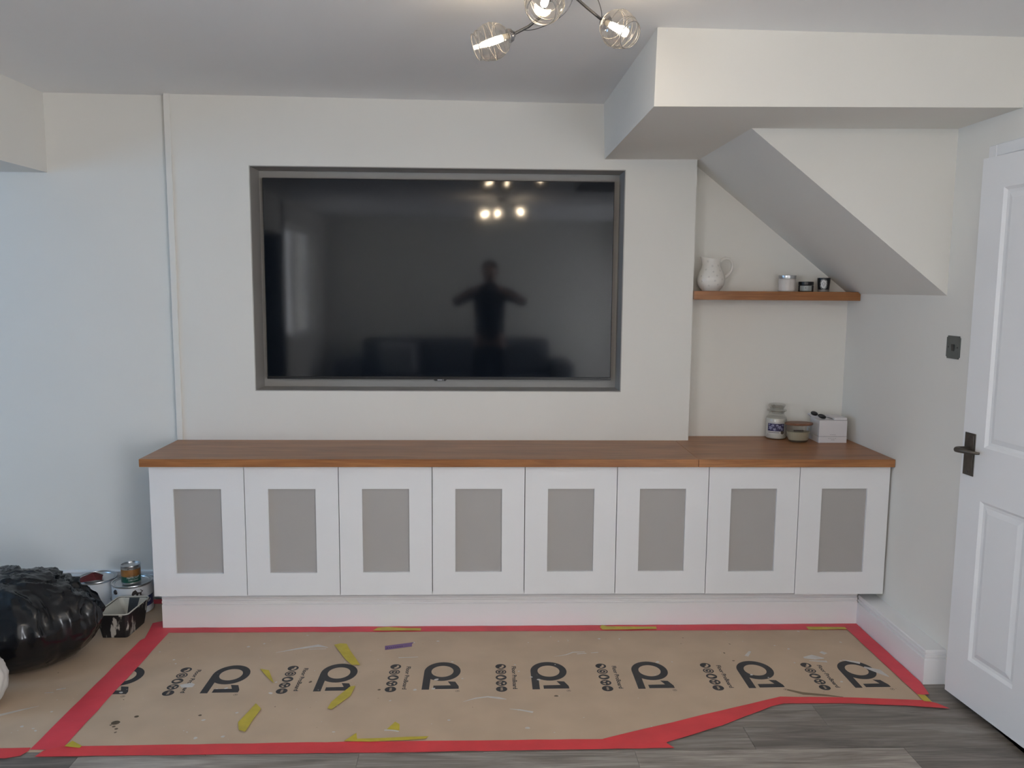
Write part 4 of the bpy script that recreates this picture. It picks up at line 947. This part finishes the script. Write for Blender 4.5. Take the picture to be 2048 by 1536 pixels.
# ================================================================== BEHIND THE CAMERA (seen reflected in the screen)
M_sofa = mat('grey_sofa_fabric', (0.10, 0.105, 0.12), 0.9, var=0.15, vscale=12, bump=0.15, bscale=120)
M_cush = mat('pale_cushion', (0.45, 0.45, 0.48), 0.9, var=0.1, vscale=10, bump=0.15, bscale=100)
so = thing('sofa', 'dark grey three-seat sofa against the rear wall, seen in the screen', 'sofa', (-0.35, -1.92, 0))
box('sofa_base', -1.15, 1.15, -0.42, 0.42, 0.06, 0.30, M_sofa, so, bev=0.03, seg=3)
box('sofa_back', -1.15, 1.15, -0.45, -0.22, 0.28, 0.88, M_sofa, so, bev=0.06, seg=4)
for s_ in (-1, 1): box('armrest', min(s_*1.15, s_*1.40), max(s_*1.15, s_*1.40), -0.45, 0.45, 0.05, 0.64, M_sofa, so, bev=0.06, seg=4)
for k in range(3):
    x = -1.14 + k*0.76
    box('seat_cushion', x, x+0.755, -0.22, 0.44, 0.30, 0.45, M_sofa, so, bev=0.04, seg=3)
    box('back_cushion', x+0.02, x+0.735, -0.24, -0.06, 0.45, 0.86, M_sofa, so, bev=0.06, seg=4)
for a in (-1.3, 1.3):
    for b in (-0.36, 0.36): box('foot', a-0.025, a+0.025, b-0.025, b+0.025, 0.0, 0.06, M_black, so)
bm = bbox(bmesh.new(), -0.22, 0.22, -0.06, 0.06, 0, 0.40, 0.05, 4)
th = from_bm('cushion', bm, M_cush, None, smooth=True, label='pale scatter cushion on the sofa, seen in the screen', cat='cushion'); th.location = (-1.02, -1.80, 0.468); th.rotation_euler = (-0.30, 0, 0.15)

def skin(name, joints, edges, m, parent, root=0, sub=2, **kw):
    me = bpy.data.meshes.new(name); me.from_pydata([j[0] for j in joints], edges, [])
    o = bpy.data.objects.new(name, me); link(o, parent, **kw)
    md = o.modifiers.new('Skin', 'SKIN'); md.use_smooth_shade = True
    if not me.skin_vertices: 
        bpy.context.view_layer.objects.active = o
    for i, j in enumerate(joints):
        r = j[1]; sv = me.skin_vertices[0].data[i]; sv.radius = r if isinstance(r, tuple) else (r, r); sv.use_root = (i == root)
    s_ = o.modifiers.new('Subdivision', 'SUBSURF'); s_.levels = sub; s_.render_levels = sub
    me.materials.append(m); return o
M_skin = mat('skin', (0.45, 0.27, 0.20), 0.5, var=0.05)
M_shirt = mat('black_tshirt', (0.012, 0.012, 0.014), 0.9, bump=0.1, bscale=60)
M_jean = mat('dark_trousers', (0.015, 0.016, 0.02), 0.9, bump=0.1, bscale=60)
pp_ = thing('person', 'person in dark clothes holding up a phone, seen reflected in the screen', 'person', (0.045, -0.34, 0))
J = [((0, 0, 0.95), (0.155, 0.105)), ((0, 0.0, 1.12), (0.135, 0.10)), ((0, 0.01, 1.30), (0.155, 0.11)), ((0, 0.01, 1.43), (0.13, 0.09)), ((0, 0.02, 1.52), 0.06), ((0, 0.05, 1.585), 0.066), ((0, 0.065, 1.66), (0.078, 0.095)), ((0, 0.060, 1.72), (0.070, 0.085))]
E_ = [(0, 1), (1, 2), (2, 3), (3, 4), (4, 5), (5, 6), (6, 7)]
def addj(p, r, to): J.append((p, r)); E_.append((to, len(J)-1)); return len(J)-1
hands = {}
for s_ in (-1, 1):
    a = addj((s_*0.155, 0.01, 1.445), 0.058, 3); a = addj((s_*0.21, 0.015, 1.425), 0.055, a); a = addj((s_*0.29, 0.06, 1.38), 0.045, a); a = addj((s_*0.345, 0.11, 1.355), 0.041, a)
    hx = -0.112 if s_ < 0 else 0.082
    a = addj((s_*0.26 + hx*0.1, 0.19, 1.405), 0.037, a); a = addj((hx*0.75+s_*0.075, 0.265, 1.462), 0.028, a); a = addj((hx+s_*0.020, 0.292, 1.485), (0.034, 0.018), a); hands[s_] = a
    b = addj((s_*0.095, 0, 0.86), 0.092, 0); b = addj((s_*0.11, 0.01, 0.52), 0.062, b); b = addj((s_*0.115, -0.005, 0.34), 0.058, b); b = addj((s_*0.12, -0.02, 0.10), 0.040, b); b = addj((s_*0.125, 0.0, 0.045), 0.042, b); b = addj((s_*0.135, 0.12, 0.035), 0.032, b)
    # fingers behind the phone, thumb in front of it
    for k in range(4):
        zf = 1.465 + k*0.017; ln = (0.030, 0.036, 0.038, 0.034)[k]
        c = addj((hx+s_*0.012, 0.312, zf), 0.0085, a); c = addj((hx-s_*0.002, 0.336, zf+0.002), 0.0082, c); c = addj((hx-s_*ln*0.55, 0.341, zf+0.003), 0.0075, c)
    c = addj((hx+s_*0.018, 0.295, 1.520), 0.011, a); c = addj((hx-s_*0.008, 0.306, 1.530), 0.0095, c)
skin('body', J, E_, M_skin, pp_, 0, 2)
TJ = [((0, 0, 0.90), (0.172, 0.122)), ((0, 0, 1.12), (0.155, 0.118)), ((0, 0.01, 1.30), (0.172, 0.125)), ((0, 0.01, 1.44), (0.145, 0.102)), ((0, 0.015, 1.49), 0.075)]; TE = [(0, 1), (1, 2), (2, 3), (3, 4)]
for s_ in (-1, 1):
    k = len(TJ); TJ += [((s_*0.158, 0.01, 1.447), 0.070), ((s_*0.21, 0.015, 1.427), 0.067), ((s_*0.285, 0.055, 1.385), 0.058), ((s_*0.345, 0.11, 1.357), 0.053), ((s_*0.29, 0.165, 1.385), 0.048)]; TE += [(3, k), (k, k+1), (k+1, k+2), (k+2, k+3), (k+3, k+4)]
skin('tshirt', TJ, TE, M_shirt, pp_, 0, 2, label='black top with sleeves below the elbow')
LJ = [((0, 0, 0.97), (0.165, 0.115)), ((0, 0, 0.90), (0.168, 0.118))]; LE = [(0, 1)]
for s_ in (-1, 1):
    k = len(LJ); LJ += [((s_*0.095, 0, 0.82), 0.104), ((s_*0.11, 0.01, 0.52), 0.080), ((s_*0.115, -0.005, 0.34), 0.072), ((s_*0.12, -0.02, 0.10), 0.062)]; LE += [(1, k), (k, k+1), (k+1, k+2), (k+2, k+3)]
skin('trousers', LJ, LE, M_jean, pp_, 0, 2, label='dark trousers')
for s_ in (-1, 1): skin('shoe', [((s_*0.122, -0.05, 0.048), 0.046), ((s_*0.126, 0.04, 0.045), 0.044), ((s_*0.136, 0.14, 0.036), 0.036)], [(0, 1), (1, 2)], M_black, pp_, 0, 2)
bm = bmesh.new(); bmesh.ops.create_uvsphere(bm, u_segments=24, v_segments=16, radius=1.0)
bmesh.ops.delete(bm, geom=[v for v in bm.verts if v.co.z < -0.15 or (v.co.y > 0.55 and v.co.z < 0.45)], context='VERTS')
bm.transform(Matrix.Translation((0, 0.052, 1.69)) @ Matrix.Diagonal((0.086, 0.102, 0.088, 1))); from_bm('hair', bm, mat('dark_hair', (0.02, 0.015, 0.012), 0.6), pp_, smooth=True)
for s_ in (-1, 1):
    bm = bmesh.new(); bmesh.ops.create_uvsphere(bm, u_segments=12, v_segments=8, radius=1.0); bm.transform(Matrix.Translation((s_*0.030, 0.145, 1.665)) @ Matrix.Diagonal((0.012, 0.008, 0.007, 1))); from_bm('eye', bm, M_white, pp_, smooth=True)
    bm = bmesh.new(); bmesh.ops.create_uvsphere(bm, u_segments=12, v_segments=8, radius=1.0); bm.transform(Matrix.Translation((s_*0.079, 0.055, 1.655)) @ Matrix.Diagonal((0.008, 0.016, 0.028, 1))); from_bm('ear', bm, M_skin, pp_, smooth=True)
bm = bmesh.new(); bmesh.ops.create_uvsphere(bm, u_segments=12, v_segments=8, radius=1.0); bm.transform(Matrix.Translation((0, 0.158, 1.64)) @ Matrix.Diagonal((0.012, 0.015, 0.020, 1))); from_bm('nose', bm, M_skin, pp_, smooth=True)
box('mouth', -0.022, 0.022, 0.143, 0.149, 1.607, 1.613, mat('lips', (0.35, 0.15, 0.13), 0.5), pp_, bev=0.002)
ph = thing('phone', 'black smartphone held up by the photographer, seen in the screen', 'phone', (0.030, -0.0225, 1.4705))
box('phone_body', -0.080, 0.080, -0.004, 0.004, 0.0, 0.076, M_black, ph, bev=0.003, seg=2)
box('phone_display', -0.077, 0.077, -0.0046, -0.0038, 0.003, 0.073, mat('phone_screen', (0.02, 0.02, 0.025), 0.1), ph)
